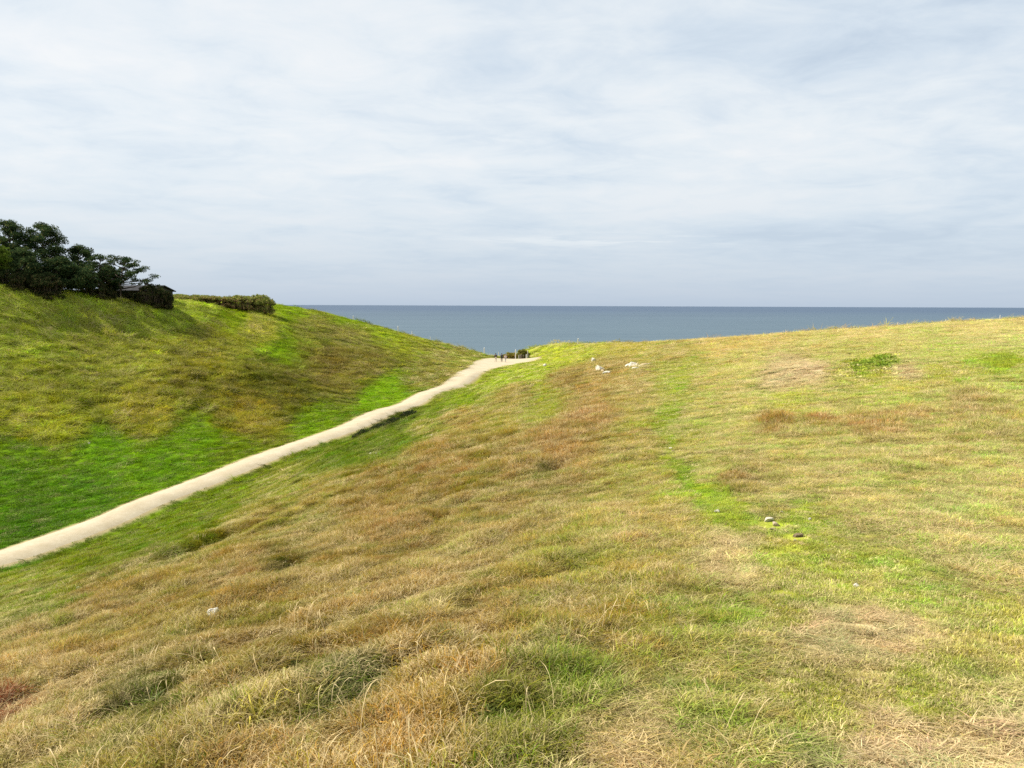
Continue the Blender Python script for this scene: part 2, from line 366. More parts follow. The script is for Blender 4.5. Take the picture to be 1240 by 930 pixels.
zcol = np.array([lin(z[2]) * KF[z[6]] * (np.array([1.27, 1.27, 1.75]) if z[0] > 840 else np.ones(3)) * (np.array([1.66, 1.84, 1.35]) if z[6] == 0 and z[1] < 530 and z[0] < 380 else np.ones(3))
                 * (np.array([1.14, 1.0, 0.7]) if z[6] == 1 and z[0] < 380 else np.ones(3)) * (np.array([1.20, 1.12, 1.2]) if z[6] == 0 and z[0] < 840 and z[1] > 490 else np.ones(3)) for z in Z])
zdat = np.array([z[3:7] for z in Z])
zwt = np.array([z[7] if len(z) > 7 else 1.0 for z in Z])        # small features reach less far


def polar(x, y):
    r = np.hypot(x, y) + 1e-6
    return np.arctan2(x, y) / 0.567 * 620, np.log(np.maximum(r, 1.0)) * 60


def dip(x, y):
    return -interp_grid(BASE, x, y) / np.maximum(np.hypot(x, y), 1.5) * F0


ZU, ZV = polar(zp[:, 0], zp[:, 1])
ZE = dip(zp[:, 0], zp[:, 1])
KIND = zdat[:, 3].astype(int)


def zones(x, y):
    """colour, height, roughness, straw, weights of the kinds at ground positions"""
    sh = x.shape
    x = x.ravel(); y = y.ravel()
    r = np.hypot(x, y)
    u, v = polar(x, y)
    e = dip(x, y)
    amp = np.clip(300 / (r + 6), 4, 22)                  # ragged boundaries: about half a metre to a metre on the ground
    fq = 1.2 / (1 + r / 14)
    lo = fq < 0.35
    n1 = np.where(lo, fbm(x * .22, y * .22, 31, 3), fbm(x * .8, y * .8, 33, 3)); n2 = np.where(lo, fbm(x * .22, y * .22, 35, 3), fbm(x * .8, y * .8, 37, 3))
    u = u + amp * 1.6 * n1
    e = e + amp * 0.8 * n2
    col = np.empty((len(x), 3)); dat = np.empty((len(x), 3)); kw = np.empty((len(x), 4))
    for i in range(0, len(x), 30000):
        d2 = (u[i:i + 30000, None] - ZU) ** 2 + (v[i:i + 30000, None] - ZV) ** 2 + 1.6 * (e[i:i + 30000, None] - ZE) ** 2
        w = zwt / (d2 + 60.0) ** 2.2
        w /= w.sum(1, keepdims=True)
        col[i:i + 30000] = w @ zcol
        dat[i:i + 30000] = w @ zdat[:, :3]
        for k in range(4):
            kw[i:i + 30000, k] = w[:, KIND == k].sum(1)
    return col.reshape(*sh, 3), dat.reshape(*sh, 3), kw.reshape(*sh, 4)


# ------------------------------------------------------------------ the gravel path: centre line (pixel) and half widths in metres
PC = [(-50, 8, 1.55, 1.55), (-43, 26, 1.55, 1.55)]
for q in ((0, 672, 1.55), (70, 649, 1.45), (135, 625, 1.3), (240, 583, 1.4), (350, 541, 1.6), (450, 503.5, 1.7), (500, 486, 1.85), (545, 467, 2.05)):
    p = at(q[0], q[1])
    PC.append((p[0], p[1], q[2], q[2]))
PC += [(at(574, 449)[0], 146, 2.6, 2.5), (-5.6, 155, 3.2, 3.0), (-4.4, 163, 4.4, 5.2), (-2.9, 172, 5.8, 7.6), (-2.2, 180, 6.0, 8.8), (-2.0, 186, 5.0, 7.2), (-2.0, 189, 3.2, 4.6)]
PC = np.array(PC)
seg = np.concatenate([[0], np.cumsum(np.hypot(np.diff(PC[:, 0]), np.diff(PC[:, 1])))])


def catmull(t):
    i = np.clip(np.searchsorted(seg, t, side='right') - 1, 0, len(seg) - 2)
    f = ((t - seg[i]) / (seg[i + 1] - seg[i]))[:, None]
    i0 = np.clip(i - 1, 0, None); i3 = np.clip(i + 2, None, len(seg) - 1)
    p0, p1, p2, p3 = PC[i0], PC[i], PC[i + 1], PC[i3]
    m1 = (p2 - p0) * ((seg[i + 1] - seg[i]) / (seg[i + 1] - seg[i0]))[:, None]
    m2 = (p3 - p1) * ((seg[i + 1] - seg[i]) / (seg[i3] - seg[i]))[:, None]
    return (2 * f**3 - 3 * f**2 + 1) * p1 + (f**3 - 2 * f**2 + f) * m1 + (-2 * f**3 + 3 * f**2) * p2 + (f**3 - f**2) * m2


pt_t = np.arange(0, seg[-1], 0.3)
PL = catmull(pt_t)
tang = np.gradient(PL[:, :2], axis=0); tang /= np.linalg.norm(tang, axis=1, keepdims=True)
nrm = np.stack([-tang[:, 1], tang[:, 0]], 1)             # points to the left of the walking direction
wob = 0.035 * fbm(pt_t * 0.35, pt_t * 0 + .5, 5, 4), 0.035 * fbm(pt_t * 0.35, pt_t * 0 + 9.5, 6, 4)
PLW, PRW = PL[:, 2] + wob[0] * PL[:, 2], PL[:, 3] + wob[1] * PL[:, 3]


def path_dist(x, y, with_side=False):
    """signed distance outside the path's border (negative = on the path)"""
    sh = x.shape
    x = x.ravel(); y = y.ravel()
    out = np.full(len(x), 50.0); sd_ = np.zeros(len(x))
    near = np.nonzero((x > -60) & (x < 16) & (y > 0) & (y < 200))[0]
    sub = slice(None, None, 2)
    PX, PY = PL[sub, 0], PL[sub, 1]
    for i in range(0, len(near), 20000):
        q = near[i:i + 20000]
        d2 = (x[q, None] - PX) ** 2 + (y[q, None] - PY) ** 2
        k = d2.argmin(1)
        side = (x[q] - PX[k]) * nrm[sub][k, 0] + (y[q] - PY[k]) * nrm[sub][k, 1]
        w = np.where(side > 0, PLW[sub][k], PRW[sub][k])
        out[q] = np.sqrt(d2[np.arange(len(q)), k]) - w
        sd_[q] = side
    if with_side:
        return out.reshape(sh), sd_.reshape(sh)
    return out.reshape(sh)


# ------------------------------------------------------------------ relief: hummocks, cattle terraces, cliff
ZC, ZD, ZK = zones(GX, GY)
PD, PSIDE = path_dist(GX, GY, True)
# the verge on the right drops away from the path into a shallow trough
vr = np.clip((PD + 1.6) / 3.0, 0, 1); vr = vr * vr * (3 - 2 * vr)
BASE = BASE - 0.9 * (PSIDE < 0.0) * vr * np.exp(-(np.maximum(PD - 4, 0) / 6) ** 2) * (PD < 40) * np.clip((GY - 15) / 15, 0, 1) * np.clip((150 - GY) / 15, 0, 1)
rough = ZD[..., 1]
fade = np.clip(PD / 2.0, 0, 1)
fade = fade * fade * (3 - 2 * fade)
R = np.hypot(GX, GY)
hum = fbm(GX * 0.55, GY * 0.55, 11, 3) + 0.7 * fbm(GX * 1.5, GY * 1.5, 17, 2)
b = math.radians(8.5)
al = GX * math.sin(b) + GY * math.cos(b); ac = GX * math.cos(b) - GY * math.sin(b)
terr = fbm(al * 0.09 + 0.3 * ac * 0.1, ac * 0.8, 23, 3)
slope_zone = np.clip((-ac - 2) / 6, 0, 1) * np.clip((ac + 42) / 8, 0, 1) * np.clip((PD - 1.5) / 4, 0, 1)
GH = BASE + rough * fade * hum * 1.15 + slope_zone * 0.16 * terr
far_l = np.clip((-ac - 40) / 8, 0, 1) * np.clip((PD - 3) / 6, 0, 1)
GH += far_l * rough * 1.4 * fbm(GX * 0.62, GY * 0.62, 29, 3)
# old tussock steps: a gentle rise on the sunny side, a short steep face on the other
STEPS = [(190, 852, .55, .16), (105, 892, .35, .13), (430, 842, .5, .16), (385, 862, .35, .12), (345, 818, .5, .13), (335, 690, .7, .2), (300, 735, .5, .14), (560, 800, .5, .13), (480, 775, .5, .12), (620, 850, .4, .12),
         (655, 572, 1.3, .24), (520, 640, .9, .18), (560, 735, .6, .13), (250, 800, .5, .13), (60, 760, .8, .2), (130, 745, .9, .2), (440, 700, .6, .14), (240, 662, 1.6, .3), (690, 690, .5, .12), (600, 660, .7, .14), (700, 790, .4, .12), (30, 840, .5, .13), (760, 560, .8, .14)]
for (spx, spy, sl, sh) in STEPS:
    q = at(spx, spy, BASE)
    a_ = math.radians(38)                                 # the steps run obliquely up the flank
    du, dv = GX - q[0], GY - q[1]
    ua = du * math.sin(a_) + dv * math.cos(a_)
    uc = du * math.cos(a_) - dv * math.sin(a_) + 0.12 * np.sin(ua * 5 / sl)
    wl = 2.6 * sh
    prof = np.where(uc < 0, np.exp(-(uc / (wl * 1.5)) ** 2), np.exp(-(uc / (sh * 0.45)) ** 2)) - 0.55 * np.exp(-((uc - sh * 1.1) / (sh * 0.9)) ** 2)
    GH += 0.5 * sh * prof * np.exp(-(ua / sl) ** 2)
# the short dark ditch on the right of the path
q0, q1 = at(436, 531, BASE), at(514, 500, BASE)
dl = np.hypot(q1[0] - q0[0], q1[1] - q0[1]); dux, duy = (q1[0] - q0[0]) / dl, (q1[1] - q0[1]) / dl
ua = (GX - q0[0]) * dux + (GY - q0[1]) * duy; uc = (GX - q0[0]) * duy - (GY - q0[1]) * dux + 0.25 * fbm(GX * .6, GY * .6, 97, 2)
along = np.clip(ua / 3, 0, 1) * np.clip((dl - ua) / 3, 0, 1)
GH -= along * (1.35 + 0.8 * fbm(ua * .5, ua * 0, 98, 2)) * np.exp(-(np.where(uc < 0, uc / 0.55, uc / 1.1)) ** 2)
GH += along * 0.22 * np.exp(-((uc - 1.9) / 1.2) ** 2)
GH += 0.10 * fbm(GX * 0.1, GY * 0.1, 41, 3) * np.clip(R / 30, 0, 1) * fade
# low bank with rough sedge along the right side of the path, with a small ditch
sd = GY - edge_y(GX)
s = np.maximum(sd, 0)
GH = np.where(sd > 0, GH - (1.15 * s - 1.15 * 1.6 * (1 - np.exp(-s / 1.6))) - 1.2 * s * 0.35 * (fbm(GX * .3, GY * .3, 51, 3) + .3), GH)
GH = np.maximum(GH, -43.5)


def H(x, y):
    return interp_grid(GH, x, y)


def Hn(x, y, e=0.15):
    gx = (H(x + e, y) - H(x - e, y)) / (2 * e); gy = (H(x, y + e) - H(x, y - e)) / (2 * e)
    v = np.stack([-gx, -gy, np.ones_like(gx)], -1)
    return v / np.linalg.norm(v, axis=-1, keepdims=True)


ALB = 0.76                                              # photograph's linear value -> albedo


def sandy_rim(x, y):
    q = y - edge_y(x)
    return np.clip(1 - np.abs(q + 1.4) / 2.6, 0, 1) * np.clip(0.75 + 1.6 * fbm(x * .2, y * .2, 61, 3), 0, 1)


# ------------------------------------------------------------------ mesh helpers
def add_mesh(name, verts, faces, mat=None, parent=None, smooth=False):
    me = bpy.data.meshes.new(name)
    me.from_pydata([tuple(v) for v in verts], [], faces)
    me.update()
    if smooth:
        me.polygons.foreach_set('use_smooth', [True] * len(me.polygons))
    if mat:
        me.materials.append(mat)
    o = bpy.data.objects.new(name, me)
    C.objects.link(o)
    if parent:
        o.parent = parent
    return o


def np_mesh(name, verts, faces, mats=(), smooth=True):
    """verts (n,3), faces (m,k) arrays with a constant k"""
    me = bpy.data.meshes.new(name)
    verts = np.asarray(verts, np.float32); faces = np.asarray(faces, np.int32)
    me.vertices.add(len(verts)); me.vertices.foreach_set('co', verts.ravel())
    m, k = faces.shape
    me.loops.add(m * k); me.loops.foreach_set('vertex_index', faces.ravel())
    me.polygons.add(m)
    me.polygons.foreach_set('loop_start', np.arange(0, m * k, k, dtype=np.int32))
    me.polygons.foreach_set('loop_total', np.full(m, k, np.int32))
    if smooth:
        me.polygons.foreach_set('use_smooth', np.ones(m, bool))
    me.update(calc_edges=True)
    for mt in mats:
        me.materials.append(mt)
    return me


def link(name, me, parent=None):
    o = bpy.data.objects.new(name, me)
    C.objects.link(o)
    if parent:
        o.parent = parent
    return o


def thing(name, label, cat, loc=(0, 0, 0), rotz=0.0, group=None):
    o = bpy.data.objects.new(name, None)
    o.empty_display_size = 0.3
    C.objects.link(o)
    o.location = [float(v) for v in loc]
    o.rotation_euler = (0, 0, rotz)
    return tag(o, label, cat, group)


def tag(o, label, cat, group=None):
    o['label'] = label
    o['category'] = cat
    if group:
        o['group'] = group
    return o


def principled(name, color, rough=0.8, spec=0.3):
    m = bpy.data.materials.new(name)
    m.use_nodes = True
    p = m.node_tree.nodes['Principled BSDF']
    p.inputs['Base Color'].default_value = (*[float(v) for v in color], 1)
    p.inputs['Roughness'].default_value = rough
    p.inputs['Specular IOR Level'].default_value = spec
    return m, m.node_tree, p


def mottled(name, c1, c2, scale, rough=0.85, spec=0.2, bump=0.0):
    m, nt, p = principled(name, c1, rough, spec)
    tc = N(nt, 'ShaderNodeTexCoord')
    f = noise(nt, tc.outputs['Object'], scale, 5, 0.6)
    r = N(nt, 'ShaderNodeMapRange')
    L(nt, f, r.inputs[0]); r.inputs[1].default_value = 0.35; r.inputs[2].default_value = 0.65
    L(nt, mixc(nt, r.outputs[0], c1, c2), p.inputs['Base Color'])
    if bump:
        bn = N(nt, 'ShaderNodeBump'); bn.inputs['Strength'].default_value = 0.6; bn.inputs['Distance'].default_value = bump
        L(nt, f, bn.inputs['Height']); L(nt, bn.outputs[0], p.inputs['Normal'])
    return m


# ------------------------------------------------------------------ ground
def ground_material():
    m, nt, p = principled('grassland', (0.1, 0.1, 0.03), 0.95, 0.05)
    at_ = N(nt, 'ShaderNodeAttribute', attribute_name='zone')
    tc = N(nt, 'ShaderNodeTexCoord')
    a = noise(nt, tc.outputs['Object'], 1.3, 6, 0.65)
    c = noise(nt, tc.outputs['Object'], 14.0, 5, 0.7)
    f = mathn(nt, 'ADD', mathn(nt, 'MULTIPLY', a, 0.9), mathn(nt, 'MULTIPLY', c, 1.1))
    r = N(nt, 'ShaderNodeMapRange')
    L(nt, f, r.inputs[0]); r.inputs[1].default_value = 0.65; r.inputs[2].default_value = 1.35; r.inputs[3].default_value = 0.6; r.inputs[4].default_value = 1.25
    L(nt, mixc(nt, 1.0, at_.outputs['Color'], r.outputs[0], 'MULTIPLY'), p.inputs['Base Color'])
    bn = N(nt, 'ShaderNodeBump'); bn.inputs['Strength'].default_value = 0.8; bn.inputs['Distance'].default_value = 0.04
    L(nt, c, bn.inputs['Height']); L(nt, bn.outputs[0], p.inputs['Normal'])
    return m


def build_ground():
    ny, nx = GX.shape
    v = np.stack([GX, GY, GH], -1).reshape(-1, 3)
    i = np.arange((ny - 1) * (nx - 1)); j = i // (nx - 1) * nx + i % (nx - 1)
    f = np.stack([j, j + 1, j + nx + 1, j + nx], 1)
    me = np_mesh('ground', v, f, [ground_material()])
    col = ZC * ALB * (1 - 0.4 * np.clip(ZK[..., :1] * np.clip((70 - R[..., None]) / 30, 0, 1), 0, 1))     # dead thatch, with shade between tall stems darkened into the ground colour
    # bare sandy rim along the cliff edge, yellow clay cliff below it
    rim = np.clip(sandy_rim(GX, GY) * 1.5, 0, 1)
    sand = lin((206, 188, 140)) * 0.5
    col = col * (1 - rim[..., None]) + sand * rim[..., None]
    cl = np.clip(sd / 2, 0, 1)[..., None]
    col = col * (1 - cl) + lin((176, 150, 104)) * 0.5 * cl
    pe = np.clip(1 - PD / 0.5, 0, 1)[..., None]
    col = col * (1 - pe) + lin((216, 196, 150)) * 0.5 * pe
    rgba = np.concatenate([col, np.ones((ny, nx, 1))], -1).astype(np.float32)
    ca = me.color_attributes.new('zone', 'FLOAT_COLOR', 'POINT')
    ca.data.foreach_set('color', rgba.ravel())
    o = link('ground', me)
    o['kind'] = 'structure'


build_ground()


def build_sea():
    m, nt, p = principled('sea_water', (0.03, 0.075, 0.095), 0.4, 0.25)
    p.inputs['IOR'].default_value = 1.33
    tc = N(nt, 'ShaderNodeTexCoord')
    mp = N(nt, 'ShaderNodeMapping')
    L(nt, tc.outputs['Object'], mp.inputs[0])
    mp.inputs['Scale'].default_value = (0.22, 1.0, 1.0)
    a = noise(nt, mp.outputs[0], 0.02, 7, 0.6, 0.3)
    c = noise(nt, mp.outputs[0], 0.010, 5, 0.65, 0.5)
    k = noise(nt, mp.outputs[0], 0.0016, 5, 0.6, 0.8)
    bn = N(nt, 'ShaderNodeBump'); bn.inputs['Strength'].default_value = 1.0; bn.inputs['Distance'].default_value = 5.0
    L(nt, a, bn.inputs['Height']); L(nt, bn.outputs[0], p.inputs['Normal'])
    f = mathn(nt, 'ADD', mathn(nt, 'MULTIPLY', c, 0.6), mathn(nt, 'MULTIPLY', k, 0.6))
    r = N(nt, 'ShaderNodeMapRange'); L(nt, f, r.inputs[0]); r.inputs[1].default_value = 0.45; r.inputs[2].default_value = 0.75
    # shallower, greener water inshore
    sp = N(nt, 'ShaderNodeSeparateXYZ'); L(nt, tc.outputs['Object'], sp.inputs[0])
    off = N(nt, 'ShaderNodeMapRange'); L(nt, sp.outputs[1], off.inputs[0]); off.inputs[1].default_value = 500; off.inputs[2].default_value = 7000
    base = mixc(nt, off.outputs[0], (0.042, 0.078, 0.106), (0.026, 0.053, 0.095))
    base = mixc(nt, mathn(nt, 'MULTIPLY', r.outputs[0], 0.8), base, mixc(nt, off.outputs[0], (0.066, 0.108, 0.132), (0.024, 0.058, 0.115)))
    L(nt, base, p.inputs['Base Color'])
    xs = [-60000, -6000, -700, 700, 6000, 60000]
    ys = [40, 400, 1500, 6000, 60000]
    v = [(x, y, -42.0) for y in ys for x in xs]
    f = [(j * 6 + i, j * 6 + i + 1, j * 6 + i + 7, j * 6 + i + 6) for j in range(4) for i in range(5)]
    o = add_mesh('sea', v, f, m)
    o['kind'] = 'structure'


build_sea()


def build_path():
    m, nt, p = principled('chalk_gravel', (0.5, 0.4, 0.28), 0.95, 0.1)
    tc = N(nt, 'ShaderNodeTexCoord')
    a = noise(nt, tc.outputs['Object'], 0.7, 6, 0.65)
    c = noise(nt, tc.outputs['Object'], 30, 4, 0.7)
    f = mathn(nt, 'ADD', mathn(nt, 'MULTIPLY', a, 0.7), mathn(nt, 'MULTIPLY', c, 0.5))
    pb = N(nt, 'ShaderNodeTexVoronoi'); pb.inputs['Scale'].default_value = 9.0
    L(nt, tc.outputs['Object'], pb.inputs['Vector'])
    pbs = N(nt, 'ShaderNodeSeparateColor'); L(nt, pb.outputs['Color'], pbs.inputs[0])
    f = mathn(nt, 'ADD', f, mathn(nt, 'MULTIPLY', mathn(nt, 'SUBTRACT', pbs.outputs[0], 0.5), 0.14))
    col = ramp(nt, f, [(0.36, lin((216, 198, 162)) * .48), (0.6, lin((232, 216, 184)) * .48), (0.8, lin((246, 232, 202)) * .48)])
    L(nt, col, p.inputs['Base Color'])
    bn = N(nt, 'ShaderNodeBump'); bn.inputs['Strength'].default_value = 0.5; bn.inputs['Distance'].default_value = 0.03
    L(nt, f, bn.inputs['Height']); L(nt, bn.outputs[0], p.inputs['Normal'])
    M = 13
    rows = []
    for k in range(M):
        w = k / (M - 1) * 2 - 1
        off = np.where(w >= 0, w * PLW, w * PRW)
        rows.append(PL[:, :2] + nrm * off[:, None])
    g = np.stack(rows, 1)
    z = H(g[..., 0], g[..., 1])
    crown = 0.07 * (1 - np.linspace(-1, 1, M) ** 4)[None] - 0.02
    z = z + crown + 0.01 * fbm(g[..., 0] * 2, g[..., 1] * 2, 8, 2)
    v = np.concatenate([g, z[..., None]], -1).reshape(-1, 3)
    nr = len(PL)
    i = np.arange((nr - 1) * (M - 1)); j = i // (M - 1) * M + i % (M - 1)
    fc = np.stack([j, j + M, j + M + 1, j + 1], 1)[:, ::-1]
    o = link('path', np_mesh('path', v, fc, [m]))
    o['kind'] = 'structure'


build_path()


# ------------------------------------------------------------------ grass
def blade_material():
    m = bpy.data.materials.new('grass_blade')
    m.use_nodes = True
    nt = m.node_tree
    nt.nodes.clear()
    out = N(nt, 'ShaderNodeOutputMaterial')
    tcol = N(nt, 'ShaderNodeAttribute', attribute_name='tcol', attribute_type='INSTANCER')
    tst = N(nt, 'ShaderNodeAttribute', attribute_name='tstraw', attribute_type='INSTANCER')
    bc = N(nt, 'ShaderNodeAttribute', attribute_name='bc', attribute_type='GEOMETRY')
    sp = N(nt, 'ShaderNodeSeparateColor')
    L(nt, bc.outputs['Color'], sp.inputs[0])
    base = mixc(nt, 1.0, tcol.outputs['Color'], sp.outputs[0], 'MULTIPLY')       # blades vary in brightness
    st = mathn(nt, 'MULTIPLY', sp.outputs[1], tst.outputs['Fac'])
    straw = mixc(nt, sp.outputs[0], tuple(lin((150, 114, 70)) * .7), tuple(lin((236, 214, 164)) * .78))
    col = mixc(nt, st, base, straw)
    col = mixc(nt, sp.outputs[2], col, mixc(nt, 1.0, tcol.outputs['Color'], (0.84, 1.04, 0.55), 'MULTIPLY'))
    df = N(nt, 'ShaderNodeBsdfDiffuse'); L(nt, col, df.inputs[0])
    tr = N(nt, 'ShaderNodeBsdfTranslucent'); L(nt, col, tr.inputs[0])
    mx = N(nt, 'ShaderNodeMixShader'); mx.inputs[0].default_value = 0.38
    L(nt, df.outputs[0], mx.inputs[1]); L(nt, tr.outputs[0], mx.inputs[2])
    gl = N(nt, 'ShaderNodeBsdfGlossy'); gl.inputs['Roughness'].default_value = 0.45
    mg = N(nt, 'ShaderNodeMixShader'); mg.inputs[0].default_value = 0.008
    L(nt, mx.outputs[0], mg.inputs[1]); L(nt, gl.outputs[0], mg.inputs[2])
    L(nt, mg.outputs[0], out.inputs[0])
    return m


BLADE = blade_material()
PROTO = bpy.data.collections.new('grass_prototypes')     # never linked to the scene


def make_tuft(idx, style, seed):
    r = np.random.default_rng(seed)
    nb = {'straw': 105, 'turf': 95, 'stem': 3, 'leaf': 40}[style]
    segs = {'straw': 4, 'turf': 2, 'stem': 6, 'leaf': 2}[style]
    V, Fq, bcs = [], [], []
    for k in range(nb):
        a = r.uniform(0, 2 * np.pi); rr = 0.5 * math.sqrt(r.uniform(0, 1))
        root = np.array([rr * math.cos(a), rr * math.sin(a), -0.12])
        th = r.uniform(0, 2 * np.pi)
        d = np.array([math.cos(th), math.sin(th)])
        if style == 'straw':
            reach = r.uniform(0.15, 0.75); h = r.uniform(0.35, 1.15); w = r.uniform(0.007, 0.017); bend = r.uniform(0.30, 0.80)
        elif style == 'turf':
            reach = r.uniform(0.02, 0.30); h = r.uniform(0.4, 1.1); w = r.uniform(0.009, 0.020); bend = r.uniform(0.3, 0.6)
        elif style == 'stem':
            reach = r.uniform(0.2, 1.2); h = r.uniform(1.0, 2.0); w = 0.007; bend = r.uniform(0.35, 0.62)
        else:
            reach = r.uniform(0.05, 0.35); h = r.uniform(0.3, 1.1); w = r.uniform(0.05, 0.11); bend = r.uniform(0.3, 0.6)
        tw = r.uniform(0, np.pi)
        side = np.array([math.cos(th + np.pi / 2 + 0.5 * math.cos(tw)), math.sin(th + np.pi / 2 + 0.5 * math.cos(tw)), 0.25 * math.sin(tw)])
        curl = r.uniform(-0.5, 0.5)
        br = r.uniform(0.5, 1.6)
        stw = 1.0 if (r.uniform() < 0.55) else 0.0
        gr = 0.6 if (r.uniform() < 0.15) else 0.0
        if style == 'stem':
            stw, br, gr = 1.0, 1.2, 0
        if style == 'leaf':
            stw = 0
        b0 = len(V)
        for q in range(segs + 1):
            t = q / segs
            dd = np.array([math.cos(th + curl * t), math.sin(th + curl * t)])
            p = root + np.array([*(dd * reach * t ** 1.5), 0.12 + h * math.sin(np.pi * bend * t) / max(math.sin(np.pi * min(bend, 0.5)), .3)])
            if q == 0:
                p[2] = -0.12
            if style == 'leaf':
                ww = w * math.sin(np.pi * min(0.15 + 0.8 * t, 0.98))
            elif style == 'stem':
                ww = w * (1.6 if t > 0.8 else 0.7) * (1 - 0.7 * max(0, t - .9) * 10)
            else:
                ww = w * (1 - 0.85 * t ** 1.5)
            V.append(p - side * ww); V.append(p + side * ww)
            bcs += [(br, stw, gr, 1)] * 2
        for q in range(segs):
            o_ = b0 + 2 * q
            Fq.append((o_, o_ + 1, o_ + 3, o_ + 2))
    me = np_mesh('tuft_%02d' % idx, np.array(V), np.array(Fq), [BLADE], smooth=False)
    ca = me.color_attributes.new('bc', 'FLOAT_COLOR', 'POINT')
    ca.data.foreach_set('color', np.array(bcs, np.float32).ravel())
    ob = bpy.data.objects.new('tuft_%02d' % idx, me)
    PROTO.objects.link(ob)


STY = ['straw'] * 6 + ['turf'] * 6 + ['stem'] * 4 + ['leaf'] * 3
for i_, s_ in enumerate(STY):
    make_tuft(i_, s_, 100 + i_)


def grass_points():
    r = np.random.default_rng(21)
    P = []
    # density falls with distance; covers well beyond the frame on both sides
    def ring(r0, r1, spacing, a0, a1):
        area = 0.5 * (a1 - a0) * (r1 ** 2 - r0 ** 2)
        k = int(area / spacing ** 2)
        a = r.uniform(a0, a1, k); rr = np.sqrt(r.uniform(r0 ** 2, r1 ** 2, k))
        return np.stack([rr * np.sin(a), rr * np.cos(a), np.full(k, spacing)], 1)
    P.append(ring(0.2, 2.2, 0.11, -math.pi, math.pi))
    e = 2.2
    while e < 236:
        n_ = e * 1.10
        sp = max(0.062, 0.0052 * (e + n_) / 2)
        P.append(ring(e, n_, sp, math.radians(-44), math.radians(44)))
        e = n_
    P = np.concatenate(P)
    x, y, sp = P.T
    pd = path_dist(x, y)
    keep = (pd > np.clip(sp * 1.0, 0.05, 0.6) * r.uniform(0.75, 1, len(x))) & (y < edge_y(x) + 1.0) & (np.abs(x) < 295) & (sandy_rim(x, y) < 0.25 + 0.5 * r.uniform(0, 1, len(x)))
    x, y, sp = x[keep], y[keep], sp[keep]
    for (spx, spy, sr) in ((257, 754, .17), (933, 636, .2), (964, 651, .15), (869, 622, .1), (1037, 712, .08), (1135, 623, .12), (663, 890, .07), (980, 631, .07), (812, 546, .16), (946, 622, .07)):
        q = at(spx, spy, GH)
        k_ = np.hypot(x - q[0], y - q[1]) > sr
        x, y, sp = x[k_], y[k_], sp[k_]
    col, dat, kw = zones(x, y)
    dist = np.hypot(x, y)
    n_ = len(x)
    u = r.uniform(0, 1, n_)
    # kind of each tuft by the local mixture
    cum = np.cumsum(kw ** 1.5 / (kw ** 1.5).sum(1, keepdims=True), 1)
    kind = (u[:, None] > cum).sum(1).clip(0, 3)
    thin = (kind == 2) & (r.uniform(0, 1, n_) < 0.45)
    x, y, sp, col, dat, kind, dist = (q[~thin] for q in (x, y, sp, col, dat, kind, dist))
    n_ = len(x)
    big = fbm(x * 0.45, y * 0.45, 71, 3)
    mid = fbm(x * 1.7, y * 1.7, 73, 2)
    lefth = np.clip((dist - 55) / 25, 0, 1) * (x < -15)
    tus = np.clip(1 + 1.1 * big + 0.9 * mid * (1 - lefth) + 1.4 * lefth * fbm(x * 0.62, y * 0.62, 29, 3), 0.35, 2.4)
    h = dat[:, 0] * tus * r.uniform(0.65, 1.3, n_) * np.clip(0.30 + dist / 45, 0.30, 1)
    h = np.where(kind == 1, np.minimum(h, 0.10 + 0.2 * dat[:, 0]), h)
    h = np.where(kind == 2, np.minimum(h, 0.05), h)
    h *= np.clip(0.25 + path_dist(x, y) / 1.6, 0.25, 1)
    idx = np.where(kind == 0, r.integers(0, 6, n_), np.where(kind == 1, r.integers(6, 12, n_), np.where(kind == 2, r.integers(0, 6, n_), r.integers(16, 19, n_))))
    foot = sp * 2.5 * r.uniform(0.75, 1.35, n_)
    foot = np.where(idx < 6, foot * 1.15, foot)
    scl = np.stack([foot, foot, np.maximum(h, 0.02)], 1)
    # colour: zone colour with patchy drift between green, straw and russet
    lw = np.clip((dist - 40) / 40, 0, 1) * (x < -20)           # the far hill is one even kind of tussock
    v = r.normal(0, 1, n_) * (0.16 + 0.14 * lw) + (0.38 * mid + 0.26 * big) * (1 - .75 * lw)
    c = col * ALB * np.exp(v)[:, None]
    hue = r.normal(0, 0.16, n_) + (0.35 * fbm(x * 3.1, y * 3.1, 77, 2) + 0.6 * fbm(x * 0.9 + 9, y * 0.9, 79, 3)) * (1 - .7 * lw)
    hue = np.clip(hue, -.5, .24)
    c[:, 0] *= np.exp(0.45 * hue); c[:, 1] *= np.exp(-0.22 * hue); c[:, 2] *= np.exp(0.15 * hue)
    wv = np.where(kind == 1, 0.5, 1.0)
    pick = r.uniform(0, 1, n_)
    flat = np.clip((x - 0.12 * y + 0.6) / 2.5, 0, 1)            # the ridge top is mown by sheep: greener and paler than its flank
    g_ = (pick < (0.17 + 0.17 * flat) * (1 - lw) * (kind == 0))[:, None]; p_ = ((pick > 1 - (0.13 + 0.10 * flat) * (1 - lw)) & (dat[:, 2] > .15))[:, None]
    c = np.where(g_, c * np.array([0.74, 1.08, 0.55]), c)
    c = np.where(p_, 0.32 * c + 0.68 * lin((222, 202, 152)) * ALB * 1.12, c)
    straw = np.clip(dat[:, 2] + 0.7 * fbm(x * 0.7, y * 0.7, 83, 3) + r.normal(0, .1, n_), 0, 1)
    # tall dead flowering stems, only close by
    ns = 600
    a = r.uniform(math.radians(-44), math.radians(44), ns); rr = 2.0 + 22 * r.uniform(0, 1, ns) ** 1.3
    sx, sy = rr * np.sin(a), rr * np.cos(a)
    sc_, sdt, skw = zones(sx, sy)
    ok = (r.uniform(0, 1, ns) < skw[:, 0] * 0.8 + 0.1)
